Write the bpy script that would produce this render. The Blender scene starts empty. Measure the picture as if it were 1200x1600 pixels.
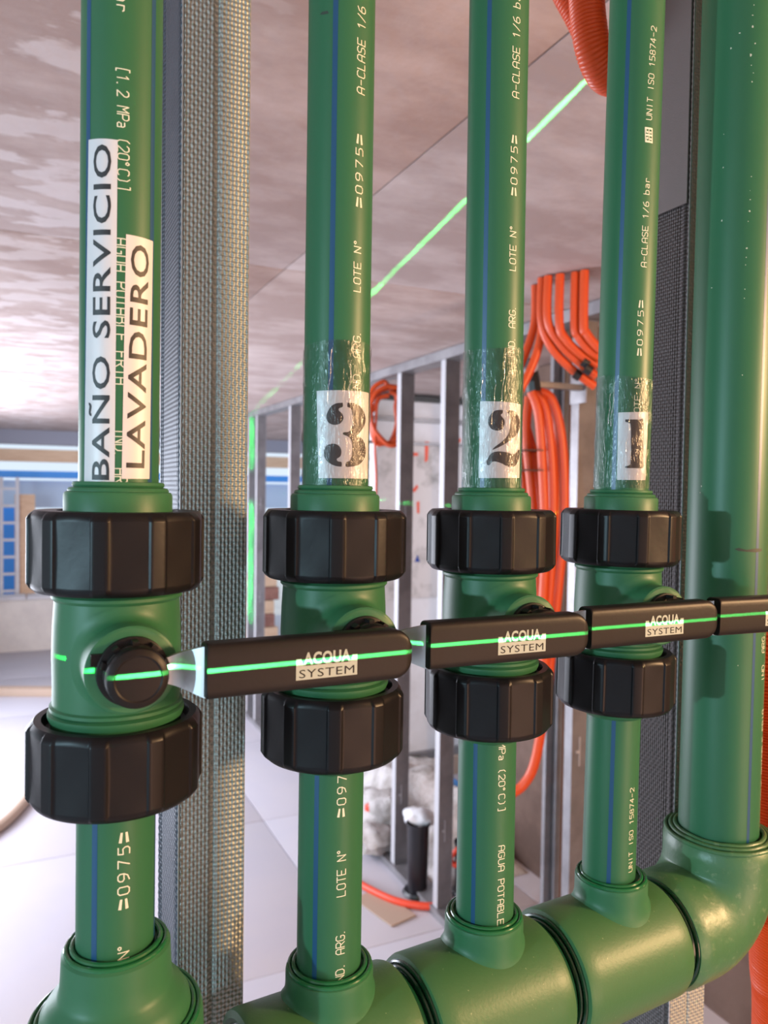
import bpy, bmesh, math, random
from math import sin, cos, pi, atan2, asin, sqrt, radians
from mathutils import Vector, Matrix, noise
random.seed(7)
S = bpy.context.scene
COL = S.collection
CZ = 1.92                       # camera height above the floor; scene z below is written relative to the camera
# ------------------------------------------------------------------ camera
FPX, PITCH, ROLL = 1186.6, .0302, .0136
cam_d = bpy.data.cameras.new('camera'); cam = bpy.data.objects.new('camera', cam_d); COL.objects.link(cam)
cam.location = (0, 0, CZ)
cam.rotation_euler = (Matrix.Rotation(pi/2-PITCH, 3, 'X') @ Matrix.Rotation(ROLL, 3, 'Z')).to_euler()
cam_d.sensor_fit = 'HORIZONTAL'; cam_d.sensor_width = 36; cam_d.lens = FPX/1200*36
cam_d.clip_start = .02; cam_d.clip_end = 200
cam_d.dof.use_dof = True; cam_d.dof.focus_distance = .40; cam_d.dof.aperture_fstop = 19
S.camera = cam
# ------------------------------------------------------------------ exposure
S.view_settings.view_transform = 'Standard'; S.view_settings.look = 'None'
S.view_settings.exposure = 0.0; S.view_settings.gamma = 1; S.view_settings.use_curve_mapping = False
# ------------------------------------------------------------------ world: bright overcast sky
wd = bpy.data.worlds.new('sky'); S.world = wd; wd.use_nodes = True
bg = wd.node_tree.nodes['Background']; bg.inputs[0].default_value = (.74, .86, 1, 1); bg.inputs[1].default_value = 1.05
# ------------------------------------------------------------------ lamps, with added fill lights
def lamp(name, kind, loc, power, col, size=None, target=None, sizey=None):
    l = bpy.data.lights.new(name, kind); l.energy = power; l.color = col
    if kind == 'AREA':
        l.size = size
        if sizey: l.shape = 'RECTANGLE'; l.size_y = sizey
    elif size is not None: l.shadow_soft_size = size
    o = bpy.data.objects.new(name, l); COL.objects.link(o); o.location = (loc[0], loc[1], loc[2]+CZ)
    if target:
        d = Vector((target[0]-loc[0], target[1]-loc[1], target[2]-loc[2])); o.rotation_euler = d.to_track_quat('-Z', 'Y').to_euler()
    return o
lamp('cool_work_lamp', 'POINT', (-2.05, -1.63, .02), 190, (.52, .84, 1), .03)
lamp('warm_work_lamp', 'AREA', (1.9, -.05, .30), 62, (1, .60, .30), .2, (.08, .42, -.08))
lamp('warm_fill_light', 'POINT', (1.7, -.9, -.75), 68, (1, .55, .36), .5)  # added unseen warm fill, lifts the ceiling and the valve fronts
lamp('daylight_left_opening', 'AREA', (-3.4, 4.2, -.5), 280, (.84, .88, 1), 4.2, (1.5, 5.6, 0), 1.7)
lamp('back_zone_fill', 'AREA', (1.75, .7, .45), 9, (1, .58, .34), .35, (1.75, 2.0, -.6))  # added unseen warm light for the zone further back
lamp('back_wall_fill', 'AREA', (1.35, 3.6, .45), 34, (.95, .93, 1), .8, (.6, 5.2, -.6))  # added unseen light to brighten wall_back
# cross-line laser: a point source that only emits inside one thin plane
LAS = (.9, -1.05, -.0687)
def laser(name, normal, eps, strength, zmin=None):
    o = lamp(name, 'POINT', LAS, 60, (1, 1, 1), 0.0); strength /= 60
    l = o.data; l.use_nodes = True; nt = l.node_tree; em = nt.nodes['Emission']
    geo = nt.nodes.new('ShaderNodeNewGeometry')
    dot = nt.nodes.new('ShaderNodeVectorMath'); dot.operation = 'DOT_PRODUCT'
    nt.links.new(geo.outputs['Incoming'], dot.inputs[0]); dot.inputs[1].default_value = normal
    ab = nt.nodes.new('ShaderNodeMath'); ab.operation = 'ABSOLUTE'; nt.links.new(dot.outputs['Value'], ab.inputs[0])
    mr = nt.nodes.new('ShaderNodeMapRange'); mr.interpolation_type = 'SMOOTHSTEP'
    mr.inputs[1].default_value = eps; mr.inputs[2].default_value = eps*.35; mr.inputs[3].default_value = 0; mr.inputs[4].default_value = strength
    nt.links.new(ab.outputs[0], mr.inputs[0]); out = mr.outputs[0]
    if zmin is not None:
        sp = nt.nodes.new('ShaderNodeSeparateXYZ'); nt.links.new(geo.outputs['Incoming'], sp.inputs[0])
        g = nt.nodes.new('ShaderNodeMath'); g.operation = 'GREATER_THAN'; nt.links.new(sp.outputs['Z'], g.inputs[0]); g.inputs[1].default_value = zmin
        m = nt.nodes.new('ShaderNodeMath'); m.operation = 'MULTIPLY'; nt.links.new(out, m.inputs[0]); nt.links.new(g.outputs[0], m.inputs[1]); out = m.outputs[0]
    em.inputs[0].default_value = (.06, 1, .17, 1); nt.links.new(out, em.inputs[1])
    return o
laser('laser_level_horizontal', (0, 0, 1), .0007, 5500)
_s = (-.272, 1.0); _l = sqrt(_s[0]**2+1); laser('laser_level_vertical', (_s[1]/_l, -_s[0]/_l, 0), .0028, 11000, -.14)

# ================================================================== helpers
def ray(x, y):                                      # viewing direction of a photograph pixel
    a, b = (x-600)/FPX, (y-800)/FPX
    cr, sr = cos(ROLL), sin(ROLL)
    X = cr*a+sr*b; V = -sr*a+cr*b
    return (X, cos(PITCH)-V*sin(PITCH), -sin(PITCH)-V*cos(PITCH))
def at(x, y, Y): r = ray(x, y); k = Y/r[1]; return Vector((r[0]*k, Y, r[2]*k))
def atz(x, y, z): r = ray(x, y); k = z/r[2]; return Vector((r[0]*k, r[1]*k, z))
BA = radians(25.2)                                  # the building's axes
U = Vector((cos(BA), sin(BA), 0)); V_ = Vector((-sin(BA), cos(BA), 0))
def bp(u, v, z=0): return Vector((U.x*u+V_.x*v, U.y*u+V_.y*v, z))
def W(p): return Vector((p[0], p[1], p[2]+CZ))

def obj(name, bm, mat, parent=None, ang=35):
    me = bpy.data.meshes.new(name)
    bmesh.ops.recalc_face_normals(bm, faces=bm.faces)
    for f in bm.faces: f.smooth = True
    a = radians(ang)
    for e in bm.edges:
        if len(e.link_faces) == 2 and e.calc_face_angle(0) > a: e.smooth = False
    bm.to_mesh(me); bm.free()
    if mat: me.materials.append(mat)
    o = bpy.data.objects.new(name, me); COL.objects.link(o)
    if parent is not None: o.parent = parent
    return o
def tag(o, label, cat=None, group=None, kind=None):
    if label: o['label'] = label
    if cat: o['category'] = cat
    if group: o['group'] = group
    if kind: o['kind'] = kind
    return o
def thing(name, loc, label, cat, group=None, rot=(0, 0, 0)):
    o = bpy.data.objects.new(name, None); COL.objects.link(o); o.empty_display_size = .02
    o.location = W(loc); o.rotation_euler = rot
    return tag(o, label, cat, group)
def struct(name, bm, mat, parent=None, ang=35):
    o = obj(name, bm, mat, parent, ang)
    if parent is None: o['kind'] = 'structure'
    return o
def copytree(o, parent=None):
    c = o.copy(); COL.objects.link(c)
    if parent is not None: c.parent = parent
    for ch in list(o.children): copytree(ch, c)
    return c
def grid(bm, rows, closed=True, capa=False, capb=False):
    R = [[bm.verts.new(p) for p in r] for r in rows]; n = len(R[0])
    for a, b in zip(R[:-1], R[1:]):
        for i in range(n if closed else n-1):
            j = (i+1) % n
            try: bm.faces.new((a[i], a[j], b[j], b[i]))
            except ValueError: pass
    if capa: bm.faces.new(R[0])
    if capb: bm.faces.new(R[-1])
    return R
def lathe(bm, prof, seg=64, M=None, caps=True):
    rows = []
    for r, z in prof:
        row = [Vector((r*cos(2*pi*i/seg), r*sin(2*pi*i/seg), z)) for i in range(seg)]
        if M: row = [M @ p for p in row]
        rows.append(row)
    grid(bm, rows, True, caps, caps)
def box(bm, x0, x1, y0, y1, z0, z1, M=None, bev=0):
    vs = [Vector((x, y, z)) for x in (x0, x1) for y in (y0, y1) for z in (z0, z1)]
    if M: vs = [M @ v for v in vs]
    v = [bm.verts.new(p) for p in vs]
    fs = [bm.faces.new([v[i] for i in f]) for f in ((0, 1, 3, 2), (4, 6, 7, 5), (0, 4, 5, 1), (2, 3, 7, 6), (0, 2, 6, 4), (1, 5, 7, 3))]
    if bev:
        es = list({e for f in fs for e in f.edges}); bmesh.ops.bevel(bm, geom=es, offset=bev, segments=2, affect='EDGES', profile=.6)
def BM(*a, **k):
    bm = bmesh.new(); box(bm, *a, **k); return bm
def spline(pts, n=10):
    P = [Vector(p) for p in pts]; out = []
    for i in range(len(P)-1):
        a, b, c, d = P[max(i-1, 0)], P[i], P[i+1], P[min(i+2, len(P)-1)]
        for k in range(n):
            t = k/n; out.append(.5*((2*b)+(c-a)*t+(2*a-5*b+4*c-d)*t*t+(3*b-a-3*c+d)*t**3))
    out.append(P[-1]); return out
def resample(path, step):
    out = [path[0].copy()]; acc = 0
    for a, b in zip(path[:-1], path[1:]):
        L = (b-a).length; t = step-acc
        while t <= L: out.append(a.lerp(b, t/L)); t += step
        acc = (L-(t-step))
    out.append(path[-1].copy()); return out
def tube(bm, path, r, seg=12, rfun=None, caps=True):
    t0 = (path[1]-path[0]).normalized(); n = t0.orthogonal().normalized(); rows = []
    for i, p in enumerate(path):
        t = (path[min(i+1, len(path)-1)]-path[max(i-1, 0)])
        if t.length < 1e-9: continue
        t.normalize(); n = (n-t*n.dot(t)).normalized(); b = t.cross(n)
        rr = rfun(i) if rfun else r
        rows.append([p+(n*cos(2*pi*k/seg)+b*sin(2*pi*k/seg))*rr for k in range(seg)])
    grid(bm, rows, True, caps, caps)

# ================================================================== materials
def mat(name, col, rough=.5, metal=0, bump=None, mottle=None, spec=.5, coat=0):
    m = bpy.data.materials.new(name); m.use_nodes = True; nt = m.node_tree; b = nt.nodes['Principled BSDF']
    b.inputs['Base Color'].default_value = (*col, 1); b.inputs['Roughness'].default_value = rough; b.inputs['Metallic'].default_value = metal
    b.inputs['Specular IOR Level'].default_value = spec; b.inputs['Coat Weight'].default_value = coat
    tc = nt.nodes.new('ShaderNodeTexCoord')
    if mottle:      # (other colour, scale, low, high)
        c2, sc, lo, hi = mottle[:4]
        n = nt.nodes.new('ShaderNodeTexNoise'); n.inputs['Scale'].default_value = sc; n.inputs['Detail'].default_value = 8; n.inputs['Roughness'].default_value = .62
        if len(mottle) > 4:
            mp = nt.nodes.new('ShaderNodeMapping'); mp.inputs['Scale'].default_value = mottle[4]; nt.links.new(tc.outputs['Object'], mp.inputs[0]); nt.links.new(mp.outputs[0], n.inputs[0])
        else: nt.links.new(tc.outputs['Object'], n.inputs[0])
        mr = nt.nodes.new('ShaderNodeMapRange'); mr.inputs[1].default_value = lo; mr.inputs[2].default_value = hi; nt.links.new(n.outputs[0], mr.inputs[0])
        mx = nt.nodes.new('ShaderNodeMix'); mx.data_type = 'RGBA'; mx.inputs[6].default_value = (*col, 1); mx.inputs[7].default_value = (*c2, 1)
        nt.links.new(mr.outputs[0], mx.inputs[0]); nt.links.new(mx.outputs[2], b.inputs['Base Color'])
    if bump:        # (scale, strength, distance)
        n = nt.nodes.new('ShaderNodeTexNoise'); n.inputs['Scale'].default_value = bump[0]; n.inputs['Detail'].default_value = 5; nt.links.new(tc.outputs['Object'], n.inputs[0])
        bu = nt.nodes.new('ShaderNodeBump'); bu.inputs['Strength'].default_value = bump[1]; bu.inputs['Distance'].default_value = bump[2]
        nt.links.new(n.outputs[0], bu.inputs['Height']); nt.links.new(bu.outputs[0], b.inputs['Normal'])
    return m
M_green = mat('green_plastic_pipe', (.022, .112, .050), .42, bump=(220, .05, .0004), spec=.32)
M_fit = mat('green_plastic_fitting', (.027, .126, .054), .45, bump=(500, .12, .0003), spec=.32)
M_dusty = mat('dusty_green_fitting', (.042, .130, .048), .42, spec=.35, bump=(600, .2, .0004), mottle=((.25, .33, .18), 420, .68, .74))
M_dusty2 = mat('scuffed_green_fitting', (.042, .135, .052), .4, bump=(120, .5, .0008), mottle=((.15, .23, .12), 210, .58, .76))
M_bead = mat('green_weld_bead', (.012, .12, .04), .15)
M_darkbead = mat('dark_green_weld_bead', (.006, .05, .02), .15)
M_blue = mat('blue_stripe', (.002, .055, .14), .4)
M_black = mat('black_nut_plastic', (.006, .0055, .0065), .38, bump=(300, .12, .0004), spec=.2)
M_grip = mat('black_grip_plastic', (.009, .0075, .0075), .42, bump=(500, .15, .0003), spec=.22)
M_paper = mat('white_paper_label', (.56, .56, .57), .4)
M_ink = mat('black_ink', (.012, .011, .012), .5)
M_ink2 = mat('stencil_ink', (.05, .04, .036), .45, mottle=((.02, .016, .015), 90, .35, .65))
M_print = mat('cream_pipe_print', (.60, .63, .50), .5)
M_cream = mat('cream_logo_print', (.34, .38, .32), .5)
M_steel = mat('lever_steel', (.52, .53, .54), .38, .85)
M_orange = mat('orange_corrugated_conduit', (.72, .075, .006), .36)
M_orange_far = mat('orange_conduit', (.60, .065, .006), .4)
M_tie = mat('black_tie', (.012, .012, .012), .4)
M_conc = mat('raw_concrete', (.37, .275, .25), .85, bump=(14, .35, .01), mottle=((.52, .425, .40), 3.4, .42, .68, (1, 1.8, 1)))
def patchy(m, c3, lim):          # flaking whitish film over one region of the slab (object coordinates)
    nt = m.node_tree; b = nt.nodes['Principled BSDF']; src = b.inputs['Base Color'].links[0].from_socket
    tc = nt.nodes.new('ShaderNodeTexCoord'); n = nt.nodes.new('ShaderNodeTexNoise'); n.inputs['Scale'].default_value = 7; n.inputs['Detail'].default_value = 7; n.inputs['Distortion'].default_value = .15
    mp = nt.nodes.new('ShaderNodeMapping'); mp.inputs['Scale'].default_value = (1, 1.7, 1); nt.links.new(tc.outputs['Object'], mp.inputs[0]); nt.links.new(mp.outputs[0], n.inputs[0])
    r = nt.nodes.new('ShaderNodeMapRange'); r.inputs[1].default_value = .50; r.inputs[2].default_value = .55; nt.links.new(n.outputs[0], r.inputs[0])
    sp = nt.nodes.new('ShaderNodeSeparateXYZ'); nt.links.new(tc.outputs['Object'], sp.inputs[0])
    g = nt.nodes.new('ShaderNodeMapRange'); g.inputs[1].default_value = lim[0]; g.inputs[2].default_value = lim[1]; g.inputs[3].default_value = .6; g.inputs[4].default_value = 0; nt.links.new(sp.outputs['X'], g.inputs[0])
    mu = nt.nodes.new('ShaderNodeMath'); mu.operation = 'MULTIPLY'; nt.links.new(r.outputs[0], mu.inputs[0]); nt.links.new(g.outputs[0], mu.inputs[1])
    mx = nt.nodes.new('ShaderNodeMix'); mx.data_type = 'RGBA'; nt.links.new(mu.outputs[0], mx.inputs[0]); nt.links.new(src, mx.inputs[6]); mx.inputs[7].default_value = (*c3, 1)
    nt.links.new(mx.outputs[2], b.inputs['Base Color'])
patchy(M_conc, (.66, .60, .60), (.12, .38))
M_floor = mat('pale_floor_board', (.47, .46, .52), .55, bump=(30, .15, .003), mottle=((.50, .48, .52), 1.6, .4, .66))
M_gap = mat('dark_joint', (.07, .05, .045), .9)
M_gal = mat('far_galvanised_steel', (.30, .29, .30), .45, .55, mottle=((.22, .21, .22), 6, .4, .6))
M_gal_l = mat('far_galvanised_flange', (.46, .45, .47), .5, .2)
M_white = mat('white_board', (.72, .71, .75), .6, mottle=((.62, .60, .62), 3, .4, .6))
M_plaster = mat('grey_plaster', (.62, .58, .58), .85, mottle=((.30, .28, .27), 5, .52, .7))
M_brown = mat('brown_rendered_wall', (.17, .105, .08), .8, bump=(20, .3, .01), mottle=((.11, .066, .05), 3, .4, .6))
M_wood = mat('formwork_wood', (.80, .56, .38), .7, mottle=((.70, .46, .30), 4, .4, .6, (1, 1, 12)))
M_brick = mat('reddish_plank', (.36, .17, .13), .8, mottle=((.24, .10, .08), 9, .4, .6))
M_sky_blue = mat('blue_hoarding', (.06, .30, .80), .5)
M_pale = mat('pale_blue_sheet', (.50, .62, .80), .5)
M_greybeam = mat('grey_beam', (.30, .31, .38), .7)
M_cream_wall = mat('cream_parapet', (.82, .76, .70), .8, bump=(12, .3, .01), mottle=((.70, .64, .60), 3, .4, .65))
M_redmark = mat('orange_spray_paint', (.75, .10, .05), .6)
M_bluemark = mat('blue_marker_paint', (.02, .06, .3), .6)
M_rub = mat('plaster_rubble', (.50, .47, .46), .9, bump=(25, .6, .02), mottle=((.30, .27, .25), 7, .42, .62))
M_bag = mat('white_plastic_bag', (.75, .75, .77), .4, bump=(40, .5, .01))
M_blk = mat('black_bucket', (.012, .012, .016), .35)
M_hose = mat('red_hose', (.72, .07, .03), .4)
M_card = mat('cardboard', (.42, .31, .24), .8)
M_plate = mat('dull_grey_plate', (.20, .175, .17), .6, .3, bump=(900, .3, .0006))
M_dirt = mat('pale_dust_smear', (.50, .52, .40), .8)
M_mark = mat('dark_marker_smudge', (.02, .03, .02), .6)

def emboss_mat(name, col, rough, scale, metal=.8, strength=.9):     # knurled galvanised sheet: rows of small pressed dimples
    m = bpy.data.materials.new(name); m.use_nodes = True; nt = m.node_tree; b = nt.nodes['Principled BSDF']
    b.inputs['Metallic'].default_value = metal; b.inputs['Roughness'].default_value = rough
    tc = nt.nodes.new('ShaderNodeTexCoord'); uvn = tc.outputs['UV']
    sp = nt.nodes.new('ShaderNodeSeparateXYZ'); nt.links.new(uvn, sp.inputs[0])
    def lin(a, b_, extra=0):
        m1 = nt.nodes.new('ShaderNodeMath'); m1.operation = 'MULTIPLY'; nt.links.new(sp.outputs['X'], m1.inputs[0]); m1.inputs[1].default_value = a
        m2 = nt.nodes.new('ShaderNodeMath'); m2.operation = 'MULTIPLY_ADD'; nt.links.new(sp.outputs['Y'], m2.inputs[0]); m2.inputs[1].default_value = b_; nt.links.new(m1.outputs[0], m2.inputs[2])
        s = nt.nodes.new('ShaderNodeMath'); s.operation = 'SINE'; nt.links.new(m2.outputs[0], s.inputs[0]); return s
    k = 2*pi*scale
    s1, s2 = lin(k*.62, k*.5), lin(k*.62, -k*.5)
    mu = nt.nodes.new('ShaderNodeMath'); mu.operation = 'MULTIPLY'; nt.links.new(s1.outputs[0], mu.inputs[0]); nt.links.new(s2.outputs[0], mu.inputs[1])
    n = nt.nodes.new('ShaderNodeTexNoise'); n.inputs['Scale'].default_value = 260; nt.links.new(uvn, n.inputs[0])
    ad = nt.nodes.new('ShaderNodeMath'); ad.operation = 'MULTIPLY_ADD'; nt.links.new(n.outputs[0], ad.inputs[0]); ad.inputs[1].default_value = .5; dg_ = nt.nodes.new('ShaderNodeMath'); dg_.operation = 'MULTIPLY_ADD'; nt.links.new(s1.outputs[0], dg_.inputs[0]); dg_.inputs[1].default_value = .45; nt.links.new(mu.outputs[0], dg_.inputs[2]); nt.links.new(dg_.outputs[0], ad.inputs[2])
    bu = nt.nodes.new('ShaderNodeBump'); bu.inputs['Strength'].default_value = strength; bu.inputs['Distance'].default_value = .0009
    nt.links.new(ad.outputs[0], bu.inputs['Height']); nt.links.new(bu.outputs[0], b.inputs['Normal'])
    n2 = nt.nodes.new('ShaderNodeTexNoise'); n2.inputs['Scale'].default_value = 22; n2.inputs['Detail'].default_value = 6; nt.links.new(tc.outputs['Object'], n2.inputs[0])
    mx = nt.nodes.new('ShaderNodeMix'); mx.data_type = 'RGBA'; nt.links.new(n2.outputs[0], mx.inputs[0])
    mx.inputs[6].default_value = (*[c*.82 for c in col], 1); mx.inputs[7].default_value = (*[c*1.15 for c in col], 1)
    nt.links.new(mx.outputs[2], b.inputs['Base Color'])
    return m
M_emb = emboss_mat('knurled_galvanised_steel', (.34, .36, .34), .55, 400, .55, .55)
M_web = emboss_mat('knurled_shaded_web', (.045, .055, .07), .5, 400, .5, .4)  # same steel as the flange; the left web's shade is in the colour
M_embd = emboss_mat('knurled_steel_in_shade', (.075, .064, .062), .6, 400, .3, .6)  # same steel again, the shadow on the right web put into the colour

def tape_mat():
    m = bpy.data.materials.new('clear_adhesive_tape'); m.use_nodes = True; nt = m.node_tree
    for n in list(nt.nodes): nt.nodes.remove(n)
    out = nt.nodes.new('ShaderNodeOutputMaterial'); tr = nt.nodes.new('ShaderNodeBsdfTransparent'); tr.inputs[0].default_value = (1, 1, 1, 1)
    gl = nt.nodes.new('ShaderNodeBsdfGlossy'); gl.inputs['Roughness'].default_value = .2
    tc = nt.nodes.new('ShaderNodeTexCoord'); mp = nt.nodes.new('ShaderNodeMapping'); mp.inputs['Scale'].default_value = (1, 1, .3)
    nt.links.new(tc.outputs['Object'], mp.inputs[0])
    n = nt.nodes.new('ShaderNodeTexNoise'); n.inputs['Scale'].default_value = 330; n.inputs['Detail'].default_value = 4; n.inputs['Distortion'].default_value = 1.5; nt.links.new(mp.outputs[0], n.inputs[0])
    bu = nt.nodes.new('ShaderNodeBump'); bu.inputs['Strength'].default_value = .55; bu.inputs['Distance'].default_value = .0016
    nt.links.new(n.outputs[0], bu.inputs['Height']); nt.links.new(bu.outputs[0], gl.inputs['Normal'])
    fr = nt.nodes.new('ShaderNodeFresnel'); fr.inputs[0].default_value = 1.55; nt.links.new(bu.outputs[0], fr.inputs['Normal'])
    ad = nt.nodes.new('ShaderNodeMath'); ad.operation = 'MULTIPLY'; ad.inputs[1].default_value = .68; nt.links.new(fr.outputs[0], ad.inputs[0])
    mx = nt.nodes.new('ShaderNodeMixShader'); nt.links.new(ad.outputs[0], mx.inputs[0]); nt.links.new(tr.outputs[0], mx.inputs[1]); nt.links.new(gl.outputs[0], mx.inputs[2])
    nt.links.new(mx.outputs[0], out.inputs[0]); return m
M_tape = tape_mat()

# ================================================================== room shell (building axes)
ROT = (0, 0, BA)
def bobj(name, bm, m, parent=None, kind=None, ang=35):       # mesh written in (u, v, z-relative-to-camera)
    bmesh.ops.translate(bm, verts=bm.verts, vec=(0, 0, CZ))
    o = obj(name, bm, m, parent, ang)
    if parent is None: o.rotation_euler = ROT
    if kind: o['kind'] = kind
    return o
FZ, HZ = -1.92, .62
# floor: a sub-slab, and pale boards laid on it with open joints
floor = bobj('floor', BM(-4.2, 5.2, -2.6, 11, FZ-.2, FZ-.012), M_gap, None, 'structure')
us = [-4.2+.92*i for i in range(11)]; vs = [-2.6+1.36*i for i in range(11)]
for i in range(10):
    for j in range(10):
        dz = random.uniform(-.001, .001)
        bobj('floor_board', BM(us[i]+.002-.085, us[i+1]-.002-.085, vs[j]+.002, vs[j+1]-.002, FZ-.012+dz, FZ+dz, bev=.002), M_floor, floor)
# ceiling: slab cast against formwork panels, joints showing
ceil = bobj('ceiling', BM(-4.2, 5.2, -2.6, 9.6, HZ+.012, HZ+.2), M_gap, None, 'structure')
us = [.665+1.83*i for i in range(-3, 4)]; vs = [-2.9+2.5*i for i in range(0, 6)]
for i in range(6):
    for j in range(5):
        dz = random.uniform(-.0015, .0015)
        bobj('ceiling_panel', BM(us[i]+.0022, us[i+1]-.0022, vs[j]+.002, min(vs[j+1], 9.6)-.002, HZ+dz, HZ+.013, bev=.001), M_conc, ceil)
# shell behind and beside the camera
bobj('wall_rear', BM(-4.2, 5.2, -2.8, -2.6, FZ, HZ+.1), M_plaster, None, 'structure')
w = bobj('wall_left', BM(-4.3, -4.2, -2.6, 9.8, FZ, FZ+.35), M_cream_wall, None, 'structure')
for v in (-2.4, .6, 3.6, 6.6, 9.4): bobj('column', BM(-4.35, -4.05, v-.15, v+.15, FZ+.35, HZ), M_plaster, w)
# facade with an opening over a low parapet
w = bobj('wall_far', BM(-4.2, 2.2, 9.6, 9.8, FZ, -1.32), M_cream_wall, None, 'structure')
bobj('lintel_beam', BM(-4.2, 5.2, 9.6, 9.85, .46, HZ+.1), M_greybeam, w)
for i in range(9): bobj('parapet_cap', BM(-4.2+.7*i, -3.51+.7*i, 9.55, 9.85, -1.32, -1.29+random.uniform(-.008, .008), bev=.008), M_white, w)
# brown wall on the right behind the conduits, in vertical boards
w = bobj('wall_right', BM(2.32, 2.5, -2.6, 3.6, FZ, HZ+.1), M_gap, None, 'structure')
v = -2.6
while v < 3.0:
    bobj('wall_panel', BM(2.30, 2.322, v+.006, v+.60, FZ, HZ+random.uniform(-.004, 0), bev=.003), M_brown, w); v += .606

# ---- wall_back: the white partition seen through the far studs
w = bobj('wall_back', BM(2.02, 5.2, 4.45, 4.6, FZ, -.72), M_white, None, 'structure')
p = bobj('plaster_patch', BM(2.03, 3.0, 4.44, 4.6, -.72, .30, bev=.004), M_plaster, w)
bobj('header_gap_shade', BM(1.85, 5.2, 4.40, 4.5, .575, .605), M_tie, w)  # black strip standing in for the shadow in the gap under the ceiling
bobj('ceiling_track', BM(1.85, 5.2, 4.42, 4.46, .44, .47), M_gal, w)
bobj('rail', BM(1.9, 5.2, 4.42, 4.45, .29, .31), M_gal, w)
bobj('header_board', BM(2.02, 5.2, 4.46, 4.6, .31, .575), M_white, w)
bobj('skirting', BM(2.0, 5.2, 4.38, 4.45, FZ, FZ+.12), M_card, w)
# frame of the white door board
bobj('door_frame', BM(2.55, 2.60, 4.41, 4.45, FZ+.12, -.9), M_gal, w)
bobj('door_frame', BM(2.02, 5.2, 4.41, 4.45, FZ+.12, FZ+.17), M_gal, w)
def backpt(x, y):       # a photograph point on the face of wall_back, in building coordinates
    r = Vector(ray(x, y)); k = 4.438/r.dot(V_); q = r*k; return q.dot(U), q.z
def mark(name, poly, m, v=4.436):
    bm = bmesh.new(); pts = [backpt(*q) for q in poly]
    a = [bm.verts.new((u, v, z)) for u, z in pts]; b = [bm.verts.new((u, v+.003, z)) for u, z in pts]
    bm.faces.new(a); bm.faces.new(b[::-1]); n = len(a)
    for i in range(n): bm.faces.new((a[i], a[(i+1) % n], b[(i+1) % n], b[i]))
    bobj(name, bm, m, w)
mark('paint_mark', [(634, 692), (639, 692), (641, 706), (653, 708), (653, 712), (642, 713), (641, 733), (637, 735), (635, 713), (631, 709), (634, 705)], M_redmark)
mark('paint_mark', [(664, 690), (670, 690), (668, 720), (664, 722)], M_redmark)
mark('paint_mark', [(645, 765), (652, 757), (653, 762), (647, 770)], M_redmark)
mark('paint_mark', [(651, 785), (655, 783), (655, 802), (652, 802)], M_redmark)
mark('paint_mark', [(713, 692), (719, 684), (720, 689), (714, 697)], M_redmark)
mark('paint_mark', [(636, 878), (640, 868), (644, 878)], M_bluemark)
mark('paint_mark', [(648, 878), (652, 867), (656, 878)], M_bluemark)

# ---- things outside the far facade
def outside(name, u0, u1, v0, v1, z0, z1, m, label, cat, rot=0):
    o = bobj(name, BM(-(u1-u0)/2, (u1-u0)/2, 0, v1-v0, z0, z1, bev=.01), m, None)
    c = bp((u0+u1)/2, v0); o.location = (c.x, c.y, 0); o.rotation_euler = (0, 0, BA+rot)
    return tag(o, label, cat)
outside('timber_beam', -4.5, 4.5, 10.0, 10.12, .27, .42, M_wood, 'pale orange timber beam across the bright far opening', 'beam')
outside('blue_hoarding', -4.5, 4.5, 10.6, 10.65, .08, .17, M_sky_blue, 'saturated blue horizontal band beyond the far opening', 'hoarding')
outside('pale_sheet', -4.5, 4.5, 10.7, 10.74, -.30, .05, M_pale, 'pale blue sheet below the blue band outside', 'sheet')
outside('plywood_sheet', -.13, .09, 9.95, 9.98, -1.75, -.12, M_wood, 'upright tan plywood sheet beside the white ladder outside', 'plywood')
outside('blue_net', -1.2, -.14, 11.0, 11.03, -1.75, -.3, M_sky_blue, 'blue net panel hanging behind the white ladder', 'net')
outside('street_wall', -6, 4.5, 15, 15.1, -2.4, -.9, M_white, 'white street wall glimpsed through the far opening', 'wall')
bobj_ground = bobj('ground_outside', BM(-12, 12, 9.8, 30, FZ-.4, FZ-.3), M_cream_wall, None, 'structure')
L = thing('ladder', bp(-.27, 9.9, FZ-.3), 'white ladder leaning outside at the left edge of the far opening', 'ladder', rot=ROT)
for s in (0, .17): obj('rail', BM(s-.02, s+.02, -.02, .02, 0, 2.3, bev=.004), M_white, L)
for k in range(11): obj('rung', BM(.02, .15, -.012, .012, .15+.2*k, .18+.2*k), M_white, L)
# timber stack at the far end
for k in range(6):
    z = FZ+.001+k*.155
    o = bobj('timber_plank', BM(-.5, .5, -.15, .15, z, z+.148, bev=.01), M_brick if k % 2 == 0 else M_wood)
    c = bp(2.12+random.uniform(-.03, .03), 8.6); o.location = (c.x, c.y, 0); o.rotation_euler = (0, 0, BA)
    tag(o, 'stacked plank by the far opening, ' + ['lowest of the stack, dark', 'second from the bottom, pale', 'third from the bottom, reddish', 'third from the top, pale', 'second from the top, reddish', 'topmost and pale'][k], 'plank', 'planks stacked at the far end')

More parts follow.
